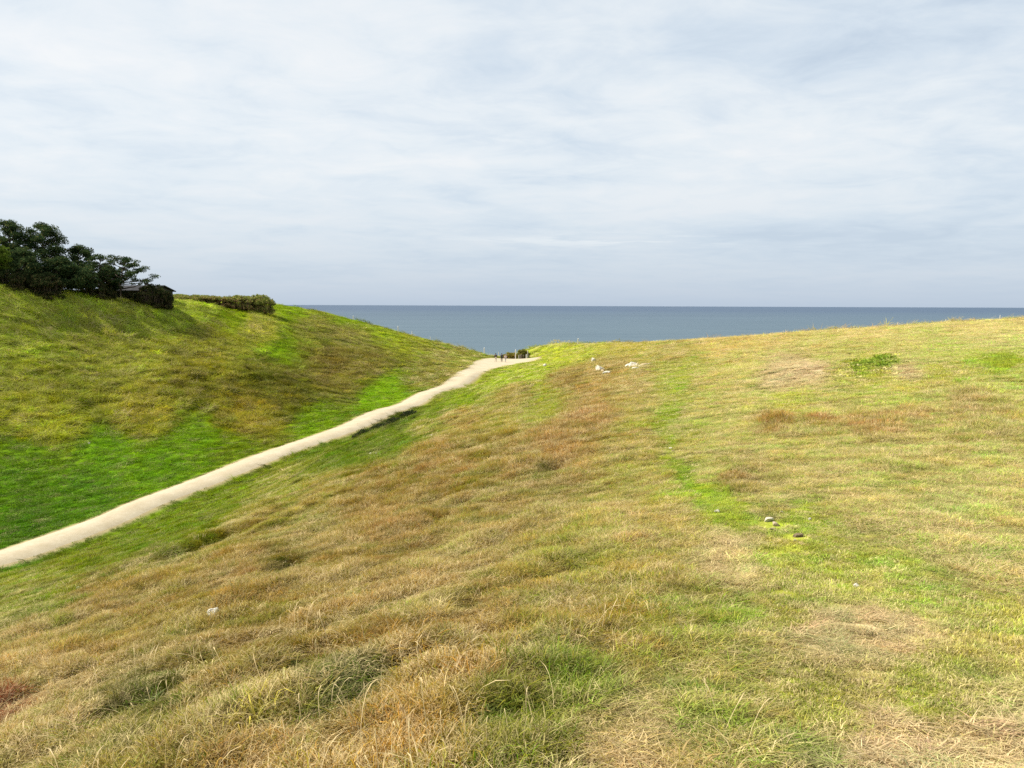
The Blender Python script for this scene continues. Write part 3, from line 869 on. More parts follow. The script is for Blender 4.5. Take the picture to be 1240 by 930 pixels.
    sx, sy, sc_, sdt = sx[ok], sy[ok], sc_[ok], sdt[ok]
    m_ = len(sx)
    f2 = r.uniform(0.12, 0.26, m_)
    x = np.concatenate([x, sx]); y = np.concatenate([y, sy]); col2 = np.concatenate([c, sc_ * ALB])
    idx = np.concatenate([idx, r.integers(12, 16, m_)])
    scl = np.concatenate([scl, np.stack([f2, f2, np.clip(sdt[:, 0], .04, .3) * r.uniform(0.7, 1.2, m_)], 1)])
    straw = np.concatenate([straw, np.full(m_, 0.9)])
    z = H(x, y)
    nn = Hn(x, y)
    n_ = len(x)
    nn[:, :2] += r.normal(0, 0.09, (n_, 2))
    nn /= np.linalg.norm(nn, axis=1, keepdims=True)
    yaw = r.uniform(0, 2 * np.pi, n_)
    # rotation = (tilt of +Z to the normal) * yaw, as XYZ eulers
    ax = np.stack([np.cos(yaw), np.sin(yaw), np.zeros(n_)], 1)
    ax -= nn * (ax * nn).sum(1, keepdims=True)
    ax /= np.linalg.norm(ax, axis=1, keepdims=True)
    ay = np.cross(nn, ax)
    # matrix columns ax, ay, nn
    ry = np.arcsin(np.clip(-ax[:, 2], -1, 1)); rx = np.arctan2(ay[:, 2], nn[:, 2]); rz = np.arctan2(ax[:, 1], ax[:, 0])
    rot = np.stack([rx, ry, rz], 1)
    return np.stack([x, y, z], 1), rot, scl, idx, col2, straw


def build_grass():
    pos, rot, scl, idx, col, straw = grass_points()
    me = bpy.data.meshes.new('grass')
    me.vertices.add(len(pos))
    me.vertices.foreach_set('co', pos.astype(np.float32).ravel())
    for nm, typ, key, data in (('rot', 'FLOAT_VECTOR', 'vector', rot), ('scl', 'FLOAT_VECTOR', 'vector', scl), ('tstraw', 'FLOAT', 'value', straw)):
        a = me.attributes.new(nm, typ, 'POINT')
        a.data.foreach_set(key, np.asarray(data, np.float32).ravel())
    a = me.attributes.new('pick', 'INT', 'POINT'); a.data.foreach_set('value', idx.astype(np.int32))
    a = me.attributes.new('tcol', 'FLOAT_COLOR', 'POINT')
    a.data.foreach_set('color', np.concatenate([col, np.ones((len(col), 1))], 1).astype(np.float32).ravel())
    o = link('grass', me)
    me.materials.append(BLADE)
    o['kind'] = 'stuff'
    tag(o, 'dry tussocky grass and green turf covering the ridge, the slopes and the left hill', 'grass')
    ng = bpy.data.node_groups.new('grass_scatter', 'GeometryNodeTree')
    ng.interface.new_socket('Geometry', in_out='INPUT', socket_type='NodeSocketGeometry')
    ng.interface.new_socket('Geometry', in_out='OUTPUT', socket_type='NodeSocketGeometry')
    gi = ng.nodes.new('NodeGroupInput'); go = ng.nodes.new('NodeGroupOutput')
    iop = ng.nodes.new('GeometryNodeInstanceOnPoints')
    ci = ng.nodes.new('GeometryNodeCollectionInfo')
    ci.inputs['Collection'].default_value = PROTO
    ci.inputs['Separate Children'].default_value = True
    ci.inputs['Reset Children'].default_value = True

    def attr(nm, typ):
        q = ng.nodes.new('GeometryNodeInputNamedAttribute'); q.data_type = typ; q.inputs[0].default_value = nm
        return q.outputs[0]
    e2r = ng.nodes.new('FunctionNodeEulerToRotation')
    ng.links.new(attr('rot', 'FLOAT_VECTOR'), e2r.inputs[0])
    ng.links.new(gi.outputs[0], iop.inputs['Points'])
    ng.links.new(ci.outputs[0], iop.inputs['Instance'])
    iop.inputs['Pick Instance'].default_value = True
    ng.links.new(attr('pick', 'INT'), iop.inputs['Instance Index'])
    ng.links.new(e2r.outputs[0], iop.inputs['Rotation'])
    ng.links.new(attr('scl', 'FLOAT_VECTOR'), iop.inputs['Scale'])
    ng.links.new(iop.outputs[0], go.inputs[0])
    md = o.modifiers.new('scatter', 'NODES')
    md.node_group = ng
    print('tufts', len(pos))


build_grass()


# ------------------------------------------------------------------ things: helpers
def tube(path, radii, sides=7):
    """verts and quads of a tapered tube along a list of points"""
    V, Fq = [], []
    path = [Vector(p) for p in path]
    for i, p in enumerate(path):
        t = (path[min(i + 1, len(path) - 1)] - path[max(i - 1, 0)]).normalized()
        a = t.orthogonal().normalized() if abs(t.z) < 0.95 else Vector((1, 0, 0)).cross(t).normalized()
        b2 = t.cross(a)
        for k in range(sides):
            w = 2 * math.pi * k / sides
            V.append(p + (a * math.cos(w) + b2 * math.sin(w)) * radii[i])
        if i:
            o = (i - 1) * sides
            for k in range(sides):
                Fq.append((o + k, o + (k + 1) % sides, o + sides + (k + 1) % sides, o + sides + k))
    n_ = len(V)
    Fq.append(tuple(range(sides))[::-1])
    Fq.append(tuple(range(n_ - sides, n_)))
    return V, Fq


def join(parts):
    V, Fq = [], []
    for v, f in parts:
        o = len(V)
        V += list(v)
        Fq += [tuple(o + q for q in face) for face in f]
    return V, Fq


def boxm(c, sz, rot=None):
    v = []
    for dx in (-.5, .5):
        for dy in (-.5, .5):
            for dz in (-.5, .5):
                p = Vector((dx * sz[0], dy * sz[1], dz * sz[2]))
                if rot:
                    p = rot @ p
                v.append(p + Vector(c))
    return v, [(0, 1, 3, 2), (4, 6, 7, 5), (0, 4, 5, 1), (2, 3, 7, 6), (0, 2, 6, 4), (1, 5, 7, 3)]


def ground_at(px, d):
    x = ray(px, 400)[0] * d
    return np.array([x, d, float(H(x, d))])


def row_z(row, px, d):
    return ray(px, row)[2] * d


def leaf_material(name, c1, c2, c3):
    m = bpy.data.materials.new(name)
    m.use_nodes = True
    nt = m.node_tree
    nt.nodes.clear()
    out = N(nt, 'ShaderNodeOutputMaterial')
    at_ = N(nt, 'ShaderNodeAttribute', attribute_name='leaf')
    sp = N(nt, 'ShaderNodeSeparateColor'); L(nt, at_.outputs['Color'], sp.inputs[0])
    col = mixc(nt, sp.outputs[0], c1, c2)
    col = mixc(nt, sp.outputs[1], col, c3)
    df = N(nt, 'ShaderNodeBsdfDiffuse'); L(nt, col, df.inputs[0])
    tr = N(nt, 'ShaderNodeBsdfTranslucent'); L(nt, col, tr.inputs[0])
    mx = N(nt, 'ShaderNodeMixShader'); mx.inputs[0].default_value = 0.34
    L(nt, df.outputs[0], mx.inputs[1]); L(nt, tr.outputs[0], mx.inputs[2])
    L(nt, mx.outputs[0], out.inputs[0])
    return m


def leaf_cloud(clumps, r, n_per, size, aspect, brown=None):
    """leaf-sized quads in flattened clumps: (centre, rx, rz); returns verts, faces, per-vertex colour mix"""
    Vs, cs = [], []
    for (c, rx, rz) in clumps:
        k = max(12, int(n_per * (rx / 0.8) ** 2))
        d = r.normal(size=(k, 3)); d /= np.linalg.norm(d, axis=1, keepdims=True)
        rad = r.uniform(0, 1, k) ** 0.45
        p = np.array(c) + d * rad[:, None] * np.array([rx, rx, rz])
        t1 = r.normal(size=(k, 3)); t1[:, 2] += 0.25; t1 /= np.linalg.norm(t1, axis=1, keepdims=True)
        t2 = np.cross(t1, r.normal(size=(k, 3))); t2 /= np.linalg.norm(t2, axis=1, keepdims=True)
        s1 = (size * r.uniform(0.6, 1.4, k))[:, None]; s2 = s1 * aspect
        q = np.stack([p - t1 * s1 * .5, p + t2 * s2 * .5, p + t1 * s1 * .5, p - t2 * s2 * .5], 1)
        Vs.append(q.reshape(-1, 3))
        tone = np.clip(r.uniform(0, 1) * 0.6 + r.uniform(-.3, .5, k), 0, 1)
        bz = np.zeros(k) if brown is None else (r.uniform(0, 1, k) < brown(p)).astype(float)
        cs.append(np.repeat(np.stack([tone, bz, np.zeros(k), np.ones(k)], 1), 4, 0))
    V = np.concatenate(Vs); cc = np.concatenate(cs)
    return V, np.arange(len(V)).reshape(-1, 4), cc


def foliage(name, data, mat, parent):
    V, Fq, cc = data
    me = np_mesh(name, V, Fq, [mat], smooth=False)
    ca = me.color_attributes.new('leaf', 'FLOAT_COLOR', 'POINT')
    ca.data.foreach_set('color', cc.astype(np.float32).ravel())
    return link(name, me, parent)


BARK = mottled('pine_bark', (0.06, 0.045, 0.035), (0.13, 0.10, 0.075), 6.0, 0.95, 0.1, 0.02)
PINE = leaf_material('pine_needles', (0.016, 0.034, 0.015), (0.075, 0.115, 0.04), (0.14, 0.14, 0.05))
LIGHTLEAF = leaf_material('pale_leaves', (0.06, 0.11, 0.012), (0.15, 0.20, 0.03), (0.12, 0.12, 0.03))
SCRUB = leaf_material('scrub_leaves', (0.15, 0.19, 0.035), (0.34, 0.37, 0.09), (0.38, 0.24, 0.12))
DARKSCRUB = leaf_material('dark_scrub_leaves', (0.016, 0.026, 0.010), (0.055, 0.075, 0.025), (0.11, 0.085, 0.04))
BUCK = leaf_material('buckthorn_leaves', (0.15, 0.17, 0.03), (0.30, 0.29, 0.06), (0.42, 0.27, 0.06))


def tree(px, d, top, half, low, kind, lean, label, seed, mat=PINE, name='pine_tree', cat='pine tree', group='pines on the left hilltop'):
    r = np.random.default_rng(seed)
    g = ground_at(px, d)
    m_px = d / F0
    Ht = row_z(top, px, d) - g[2]
    zl = max(0.6, row_z(low, px, d) - g[2])
    R_ = half * m_px
    root = thing(name, label, cat, g - np.array([0, 0, 0.05]), 0, group)
    # trunk
    tp = []
    lx, ly = lean * Ht, r.uniform(-.06, .06) * Ht
    for k in range(7):
        t = k / 6
        tp.append((lx * t * t + 0.12 * r.normal() * t * (1 - t) * 4, ly * t * t + 0.12 * r.normal() * t * (1 - t) * 4, Ht * 0.93 * t))
    rad = [0.035 * Ht * (1 - 0.85 * k / 6) * (1.25 if k == 0 else 1) * 0.55 for k in range(7)]
    parts = [tube(tp, rad, 8)]
    clumps = []
    tpn = np.array(tp)
    nl = int(r.integers(24, 30)) if kind == 'dome' else int(r.integers(23, 28))
    for k in range(nl):
        f = (k + r.uniform(.2, .8)) / nl
        z = zl + (Ht - zl) * f
        tt = np.clip(z / (Ht * 0.93) - 0.10 - 0.10 * r.uniform(), 0.05, 0.98)
        b0 = np.array([np.interp(tt * 6, range(7), tpn[:, q]) for q in range(3)])
        if kind == 'dome':
            prof = math.sqrt(max(0.0, 1 - (max(0, f - 0.25) / 0.78) ** 2)) * (0.75 + .5 * min(f, .5))
        else:
            prof = math.sqrt(max(0.0, 1 - (max(0, f - .15) / .9) ** 2))
        ln = R_ * prof * r.uniform(0.65, 1.05)
        a = k * 2.4 + r.uniform(-.5, .5)
        skew = 1 + (1.4 * lean / 0.2 * math.cos(a) * 0.35 if kind != 'dome' else 0)
        tip = np.array([tpn[-1, 0] * tt * 0.8 + math.cos(a) * ln * skew, math.sin(a) * ln, z + r.uniform(-.2, .3)])
        mid = b0 * .45 + tip * .55 + np.array([0, 0, -0.08 * ln])
        rl = max(0.03, 0.012 * ln + 0.03)
        parts.append(tube([b0, mid, tip], [rl * 1.5, rl, rl * 0.4], 5))
        fl = 0.5 if kind == 'dome' else 0.42
        c_r = r.uniform(0.75, 1.15) * (0.22 * R_ + 0.30) * (1.0 if kind == 'dome' else 0.72)
        clumps.append((tip, c_r, c_r * fl))
        for q in range(3 if kind == 'dome' else 2):
            f2 = r.uniform(.35, .9)
            p = b0 * (1 - f2) + tip * f2 + r.normal(0, .25, 3) * np.array([R_ * .3, R_ * .3, .6])
            clumps.append((p, c_r * r.uniform(.6, .95), c_r * fl * r.uniform(.6, .9)))
            parts.append(tube([b0 * (1 - f2) + tip * f2, p], [rl * .6, rl * .25], 4))
    clumps.append((np.array([tpn[-1, 0], tpn[-1, 1], Ht - 0.25]), 0.20 * R_ + .3, 0.4))
    v, f = join(parts)
    add_mesh('trunk', v, f, BARK, root, True)
    foliage('crown', leaf_cloud(clumps, r, 120 if kind == 'dome' else 95, 0.32, 0.34, lambda p: np.full(len(p), 0.10)), mat, root)
    return root


PINES = [
    (-14, 128, 276, 26, 330, 'dome', .02, 'dark pine cut off by the left edge of the picture on the hilltop'),
    (19, 132, 268, 25, 322, 'dome', .0, 'tallest dark pine with a pointed top at the left end of the hilltop row'),
    (56, 134, 273, 32, 325, 'dome', .02, 'broad round crowned dark pine, the widest of the hilltop row'),
    (34, 126, 303, 32, 345, 'dome', .0, 'low dense pine filling the space under the tallest and widest pines'),
    (74, 128, 312, 24, 346, 'dome', .02, 'low bushy pine under the right side of the widest pine'),
    (101, 136, 297, 20, 335, 'dome', .0, 'narrow pine with a small rounded top standing right of the widest pine'),
    (125, 134, 308, 22, 340, 'layer', .03, 'thin pine with layered branches left of the dark cabin'),
    (148, 137, 311, 30, 342, 'layer', .10, 'open see-through pine leaning to the right in front of the dark cabin'),
    (134, 140, 325, 17, 348, 'dome', .02, 'squat dark pine between the thin layered pine and the leaning one'),
    (98, 129, 322, 24, 348, 'dome', .0, 'short dense pine at the foot of the narrow round topped pine'),
]
for i_, a_ in enumerate(PINES):
    tree(*a_, seed=300 + i_)
tree(-2, 121, 292, 20, 326, 'dome', .0, 'yellow-green leafy tree in front of the dark pines at the left edge', 350, LIGHTLEAF, 'broadleaf_tree', 'tree', None)


def shrub(px, d, top, half, label, seed, mat, brown, cat='shrub', group=None, depth=1.0, name='shrub', flat=0.5, low=0.7):
    r = np.random.default_rng(seed)
    g = ground_at(px, d)
    Ht = max(low, row_z(top, px, d) - g[2])
    R_ = half * d / F0
    root = thing(name, label, cat, g - np.array([0, 0, .05]), 0, group)
    clumps, parts = [], []
    nc = int(26 + 16 * R_)
    for k in range(nc):
        a = r.uniform(0, 2 * math.pi); q = math.sqrt(r.uniform(0, 1))
        x, y = R_ * q * math.cos(a), R_ * depth * q * math.sin(a)
        hz = float(H(g[0] + x, g[1] + y)) - g[2]
        topz = Ht * (1 - flat * q ** 2.4) * r.uniform(.85, 1.06)
        c_r = r.uniform(.32, .55) * (0.6 + 0.22 * R_)
        z = max(topz - c_r * .6, hz + .2)
        clumps.append(((x, y, z), c_r, c_r * .6))
        parts.append(tube([(x * .35, y * .35, hz * .35 - .1), (x * .8, y * .8, z * .55 + hz * .3), (x, y, z)], [.05, .035, .012], 4))
        if r.uniform() < .75:
            clumps.append(((x * .95, y * .95, hz + (z - hz) * r.uniform(.2, .6)), c_r * .9, c_r * .6))
        for t in range(2):
            parts.append(tube([(x * .8, y * .8, z * .6), (x + r.normal() * .3, y + r.normal() * .3, z + r.uniform(.0, .35))], [.018, .005], 3))
    v, f = join(parts)
    add_mesh('stem', v, f, BARK, root, True)

    def br(p):
        return np.clip(brown * (1.5 - 1.2 * p[:, 2] / Ht), 0, 1)
    foliage('foliage', leaf_cloud(clumps, r, 210, 0.26, 0.45, br), mat, root)
    return root


shrub(14, 121, 326, 20, 'dark low thicket under the yellow-green tree at the left edge', 401, DARKSCRUB, .3, group='dark scrub at the foot of the pines')
shrub(58, 124, 330, 22, 'dark low thicket at the foot of the widest pine', 402, DARKSCRUB, .3, group='dark scrub at the foot of the pines')
shrub(114, 131, 336, 15, 'small dark bush between the pines and the left end of the cabin', 403, DARKSCRUB, .3, group='dark scrub at the foot of the pines')
shrub(186, 140, 344, 20, 'dark rounded bush hiding the right half of the cabin', 404, DARKSCRUB, .35, group='dark scrub at the foot of the pines')
shrub(150, 140, 351, 12, 'low dark bush under the leaning open pine before the cabin wall', 405, DARKSCRUB, .3, group='dark scrub at the foot of the pines')
shrub(128, 134, 347, 12, 'dark bush at the foot of the thin pine by the left end of the cabin', 406, DARKSCRUB, .3, group='dark scrub at the foot of the pines')
shrub(202, 141, 351, 9, 'smallest dark bush at the right corner of the cabin', 407, DARKSCRUB, .3, group='dark scrub at the foot of the pines')
HG = 'windswept scrub along the hilltop right of the cabin'
shrub(216, 158, 355.5, 20, 'lowest greenish scrub bush, nearest to the cabin in the windswept row', 411, SCRUB, .2, group=HG, depth=.7, flat=.22)
shrub(243, 159, 356.5, 19, 'brownish low scrub bush, second from the cabin in the windswept row', 412, SCRUB, .45, group=HG, depth=.7, flat=.22)
shrub(267, 160, 357.5, 18, 'brown twiggy scrub bush in the middle of the windswept row', 413, SCRUB, .6, group=HG, depth=.7, flat=.22)
shrub(292, 162, 357, 19, 'tall brown scrub bush with a green top, next to last in the windswept row', 414, SCRUB, .45, group=HG, depth=.7, flat=.22)
shrub(316, 164, 356.5, 17, 'round olive scrub bush ending the windswept row towards the sea', 415, SCRUB, .25, group=HG, depth=.8, flat=.35)
shrub(618, 191, 426, 10, 'low yellow-green bush on the cliff rim right behind the walkers', 421, BUCK, .4, depth=.5)
shrub(633, 192, 422, 8, 'taller green bush on the cliff rim above the low posts', 422, BUCK, .1, depth=.5)


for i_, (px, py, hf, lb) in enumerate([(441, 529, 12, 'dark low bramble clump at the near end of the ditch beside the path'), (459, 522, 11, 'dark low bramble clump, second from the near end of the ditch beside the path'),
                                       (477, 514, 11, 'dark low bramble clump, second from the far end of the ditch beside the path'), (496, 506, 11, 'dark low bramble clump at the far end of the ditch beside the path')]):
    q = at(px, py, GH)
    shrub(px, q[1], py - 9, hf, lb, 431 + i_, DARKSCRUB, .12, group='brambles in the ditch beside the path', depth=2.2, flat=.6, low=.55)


# ------------------------------------------------------------------ the cabin behind the pines
def cabin():
    px, d = 167, 147
    g = ground_at(px, d)
    g[2] -= 0.8
    root = thing('wooden_cabin', 'dark timber cabin with a low grey roof half hidden behind the pines', 'cabin', g, math.radians(-8))
    wood, nt, p = principled('tarred_boards', (0.025, 0.022, 0.02), 0.7, 0.3)
    tc = N(nt, 'ShaderNodeTexCoord'); wv = N(nt, 'ShaderNodeTexWave'); wv.inputs['Scale'].default_value = 3.2
    L(nt, tc.outputs['Object'], wv.inputs[0])
    bn = N(nt, 'ShaderNodeBump'); bn.inputs['Distance'].default_value = .02; L(nt, wv.outputs['Fac'], bn.inputs['Height']); L(nt, bn.outputs[0], p.inputs['Normal'])
    roofm = mottled('grey_felt_roof', (0.028, 0.028, 0.03), (0.05, 0.05, 0.054), 1.2, .95, .05)
    white = mottled('white_paint', (0.30, 0.30, 0.30), (0.42, 0.42, 0.41), 2, .6, .3)
    glass, _, gp = principled('window_glass', (0.03, 0.035, 0.04), .08, .6)
    brick = mottled('chimney_brick', (0.06, 0.05, 0.045), (0.10, 0.085, 0.075), 9, .9, .1)
    w, dp, h = 10.4, 6.4, 2.25
    v, f = boxm((0, 0, h / 2 - .15), (w, dp, h + .3))
    # gable ends under the ridge
    rz = h + 0.85
    for sx in (-1, 1):
        o = len(v)
        v += [Vector((sx * (w / 2 - .01), -dp / 2, h)), Vector((sx * (w / 2 - .01), dp / 2, h)), Vector((sx * (w / 2 - .01), 0, rz - .12)),
              Vector((sx * (w / 2 - .2), -dp / 2, h)), Vector((sx * (w / 2 - .2), dp / 2, h)), Vector((sx * (w / 2 - .2), 0, rz - .12))]
        f += [(o, o + 1, o + 2), (o + 3, o + 5, o + 4), (o, o + 2, o + 5, o + 3), (o + 1, o + 4, o + 5, o + 2)]
    add_mesh('wall', v, f, wood, root)
    e = .5
    rv = []
    for sx in (-1, 1):
        X = sx * (w / 2 + .4)
        zl = h - e * 0.85 / (dp / 2)
        rv += [(X, -dp / 2 - e, zl + .04), (X, 0, rz + .04), (X, dp / 2 + e, zl + .04), (X, dp / 2 + e, zl + .18), (X, 0, rz + .19), (X, -dp / 2 - e, zl + .18)]
    rf = [(0, 1, 2, 3, 4, 5)[::-1], (6, 7, 8, 9, 10, 11)] + [(k, (k + 1) % 6, 6 + (k + 1) % 6, 6 + k) for k in range(6)]
    roof = add_mesh('roof', rv, rf, roofm, root)
    cv, cf = join([boxm((1.6, .7, rz + .25), (.5, .5, .8)), boxm((1.6, .7, rz + .68), (.6, .6, .1))])
    add_mesh('chimney', cv, cf, brick, roof)
    for x in (-3.6, -1.4, 2.2, 4.3):
        wf, ff = join([boxm((x, -dp / 2 - .03, .75), (1.2, .09, .08)), boxm((x, -dp / 2 - .03, 1.75), (1.2, .09, .08)),
                       boxm((x - .56, -dp / 2 - .03, 1.25), (.08, .09, .92)), boxm((x + .56, -dp / 2 - .03, 1.25), (.08, .09, .92)), boxm((x, -dp / 2 - .03, 1.25), (.05, .07, .92))])
        fr = add_mesh('window', wf, ff, white, root)
        pv, pf = boxm((x, -dp / 2 - .012, 1.25), (1.02, .02, .9))
        add_mesh('pane', pv, pf, glass, fr)
    dv, df = join([boxm((.4, -dp / 2 - .03, 1.0), (.95, .08, 2.0))])
    dr = add_mesh('door', dv, df, wood, root)
    hv, hf = tube([(.72, -dp / 2 - .12, 1.0), (.72, -dp / 2 - .06, 1.0)], [.03, .03], 6)
    add_mesh('handle', hv, hf, glass, dr)


cabin()


# ------------------------------------------------------------------ fence posts on the cliff edge
POSTM = mottled('bleached_post_wood', (0.50, 0.47, 0.42), (0.70, 0.67, 0.60), 14, .85, .15, .01)
POSTD = mottled('dark_post_wood', (0.07, 0.055, 0.045), (0.14, 0.11, 0.085), 14, .85, .15, .01)


def post_mesh(name, h, w, mat):
    v, f = [], []
    s_ = w / 2; c_ = s_ * .7
    ring = [(-s_, -c_), (-c_, -s_), (c_, -s_), (s_, -c_), (s_, c_), (c_, s_), (-c_, s_), (-s_, c_)]
    for z, k in ((-.35, 1.0), (h * .5, .98), (h - .05, .95), (h, .7)):
        for (x, y) in ring:
            v.append((x * k, y * k, z + (0.03 * x / s_ if z > .9 * h else 0)))
    for j in range(3):
        for k in range(8):
            f.append((j * 8 + k, j * 8 + (k + 1) % 8, j * 8 + 8 + (k + 1) % 8, j * 8 + 8 + k))
    f += [tuple(range(8))[::-1], tuple(range(24, 32))]
    o = add_mesh(name, v, f, mat)
    return o.data, o


POST_MESH, first_post = post_mesh('fence_post', 1.25, .16, POSTM)
first_free = [first_post]


def post(px, d, label, group, hs=1.0, ws=1.0, mat_mesh=None):
    if mat_mesh is None and first_free:
        o = first_free.pop()
    else:
        o = bpy.data.objects.new('fence_post', mat_mesh or POST_MESH)
        C.objects.link(o)
    g = ground_at(px, d)
    o.location = g
    o.scale = (ws, ws, hs)
    rr = random.Random(int(px * 7))
    o.rotation_euler = (rr.uniform(-.05, .05), rr.uniform(-.05, .05), rr.uniform(0, 3))
    return tag(o, label, 'post', group)


FG = 'fence posts along the cliff edge'


def ed(px):
    lo, hi = 100.0, 245.0
    for _ in range(40):
        m_ = (lo + hi) / 2
        if m_ > float(edge_y(np.array([ray(px, 400)[0] * m_]))[0]):
            hi = m_
        else:
            lo = m_
    return lo


for (px, back, label, hs, ws) in [
    (428, 2.5, 'highest fence post on the left headland, nearest to the windswept scrub', 1.0, .9),
    (482, 2.5, 'brightest white fence post halfway down the left headland edge', 1.2, 1.25),
    (499, 2.2, 'small pale fence post just below the brightest one on the left headland', .9, .8),
    (521, 2.0, 'short fence post at the bare sandy lip low on the left headland', .8, .8),
    (586.5, 3.0, 'tall white fence post left of the walkers at the gap in the cliff', 1.45, 1.25),
    (604, 3.0, 'thin pale fence post standing against the sea between the walkers', 1.1, .9),
    (700, 2.0, 'lone white fence post on the green rim above the chalk stones', 1.1, 1.3),
    (1034, 2.0, 'leftmost pale fence post on the straw coloured right headland', .6, .6),
    (1087, 2.0, 'second fence post from the left on the straw coloured right headland', .75, .65),
    (1145, 2.0, 'third fence post from the left on the straw coloured right headland', .75, .65),
    (1210, 2.0, 'rightmost fence post on the skyline of the right headland', .9, .7),
]:
    post(px, ed(px) - back, label, FG, hs, ws)
DARK_MESH, dpo = post_mesh('fence_post', 1.0, .2, POSTD)
bpy.data.objects.remove(dpo)
BG = 'low posts round the gravel at the end of the path'
post(624.3, 187.5, 'tall pale post at the left end of the low posts by the gravel', BG, 1.75, 1.1)
post(628.5, 187.5, 'short pale post right of the tall pale one by the gravel', BG, .75, 1.0)
post(631.4, 188, 'thick dark post, left one of the dark pair by the gravel', BG, 1.05, 1.7, DARK_MESH)
post(634.2, 188, 'thinner dark post, right one of the dark pair by the gravel', BG, .9, 1.1, DARK_MESH)
post(637.6, 187.5, 'short pale post right of the dark pair by the gravel', BG, .8, 1.0)
post(639.4, 190.5, 'pale post standing against the sea beside the taller green bush', BG, 1.5, .9)


# ------------------------------------------------------------------ people on the gravel
SKIN = mottled('skin', (0.42, 0.27, 0.20), (0.47, 0.31, 0.23), 8, .6, .3)
HAIRM = mottled('dark_hair', (0.02, 0.014, 0.01), (0.05, 0.034, 0.022), 40, .7, .3)
BLOND = mottled('fair_hair', (0.26, 0.17, 0.08), (0.36, 0.25, 0.13), 40, .7, .3)


def skin_obj(name, verts, edges, radii, mat, parent, rootv=0, sub=2):
    me = bpy.data.meshes.new(name)
    me.from_pydata(verts, edges, [])
    o = link(name, me, parent)
    md = o.modifiers.new('skin', 'SKIN')
    md.use_smooth_shade = True
    for i, r_ in enumerate(radii):
        sv = me.skin_vertices[0].data[i]
        sv.radius = (r_, r_) if isinstance(r_, float) else r_
        sv.use_root = (i == rootv)
    sb = o.modifiers.new('subdivision', 'SUBSURF'); sb.levels = sub; sb.render_levels = sub
    me.materials.append(mat)
    return o


def person(px, d, face, hgt, coat, legs, hairm, long_hair, stride, label):
    g = ground_at(px, d)
    g[2] += 0.09
    root = thing('person', label, 'person', g, face, 'walkers on the gravel at the gap in the cliff')
    k = hgt / 1.75
    s_ = stride
    P = {'pel': (0, 0, .95), 'bel': (0, .01, 1.10), 'che': (0, .0, 1.30), 'neck': (0, .01, 1.47), 'jaw': (0, -.02, 1.54), 'head': (0, -.01, 1.64), 'top': (0, .0, 1.72),
         'hl': (-.10, 0, .90), 'kl': (-.11, -s_ * .55, .49), 'al': (-.11, -s_ * .9, .07), 'tl': (-.12, -s_ * .9 - .17, .025),
         'hr': (.10, 0, .90), 'kr': (.11, s_ * .15 - .03, .48), 'ar': (.11, s_ * 1.0, .09), 'tr': (.12, s_ * 1.0 - .16, .025),
         'sl': (-.19, .01, 1.40), 'el': (-.25, .05 + s_ * .3, 1.13), 'wl': (-.24, -.08 + s_ * .3, .90), 'fl': (-.24, -.12 + s_ * .3, .80),
         'sr': (.19, .01, 1.40), 'er': (.25, .05 - s_ * .3, 1.13), 'wr': (.24, -.10 - s_ * .3, .91), 'fr': (.24, -.14 - s_ * .3, .81), 'nose': (0, -.115, 1.615)}
    rad = {'pel': (.15, .105), 'bel': (.13, .095), 'che': (.15, .10), 'neck': .055, 'jaw': .07, 'head': (.08, .095), 'top': .06, 'hl': .085, 'kl': .055, 'al': .038, 'tl': .032, 'hr': .085, 'kr': .055, 'ar': .038, 'tr': .032,
           'sl': .06, 'el': .042, 'wl': .028, 'fl': .03, 'sr': .06, 'er': .042, 'wr': .028, 'fr': .03, 'nose': .016}
    E_ = [('pel', 'bel'), ('bel', 'che'), ('che', 'neck'), ('neck', 'jaw'), ('jaw', 'head'), ('head', 'top'), ('head', 'nose'), ('pel', 'hl'), ('hl', 'kl'), ('kl', 'al'), ('al', 'tl'), ('pel', 'hr'), ('hr', 'kr'), ('kr', 'ar'), ('ar', 'tr'),
          ('che', 'sl'), ('sl', 'el'), ('el', 'wl'), ('wl', 'fl'), ('che', 'sr'), ('sr', 'er'), ('er', 'wr'), ('wr', 'fr')]

    def build(name, keys, mat, grow):
        ks = list(keys)
        ix = {q: i for i, q in enumerate(ks)}
        vs = [tuple(c * k for c in P[q]) for q in ks]
        ee = [(ix[a], ix[b]) for a, b in E_ if a in ix and b in ix]
        rr = [(tuple((c + grow) * k for c in rad[q]) if isinstance(rad[q], tuple) else (rad[q] + grow) * k) for q in ks]
        return skin_obj(name, vs, ee, rr, mat, root)
    build('body', P.keys(), SKIN, 0.0)
    build('jacket', ['pel', 'bel', 'che', 'sl', 'el', 'wl', 'sr', 'er', 'wr'], coat, .022)
    build('trousers', ['pel', 'hl', 'kl', 'al', 'hr', 'kr', 'ar'], legs, .016)
    hv = [(0, .025 * k, 1.655 * k), (0, .01 * k, 1.74 * k), (0, .075 * k, 1.60 * k)]
    hr_ = [(.098 * k, .10 * k), .06 * k, .075 * k]
    he = [(0, 1), (0, 2)]
    if long_hair:
        hv.append((0, .085 * k, 1.45 * k)); hr_.append(.06 * k); he.append((2, 3))
    skin_obj('hair', hv, he, hr_, hairm, root)
    for sx in ('l', 'r'):
        a, t = P['a' + sx], P['t' + sx]
        skin_obj('shoe', [tuple(c * k for c in (a[0], a[1] + .03, max(.05, a[2] - .03))), tuple(c * k for c in (t[0], t[1] + .04, .045)), tuple(c * k for c in t)], [(0, 1), (1, 2)], [.05 * k, .045 * k, .035 * k], HAIRM, root, 0, 1)
    return root


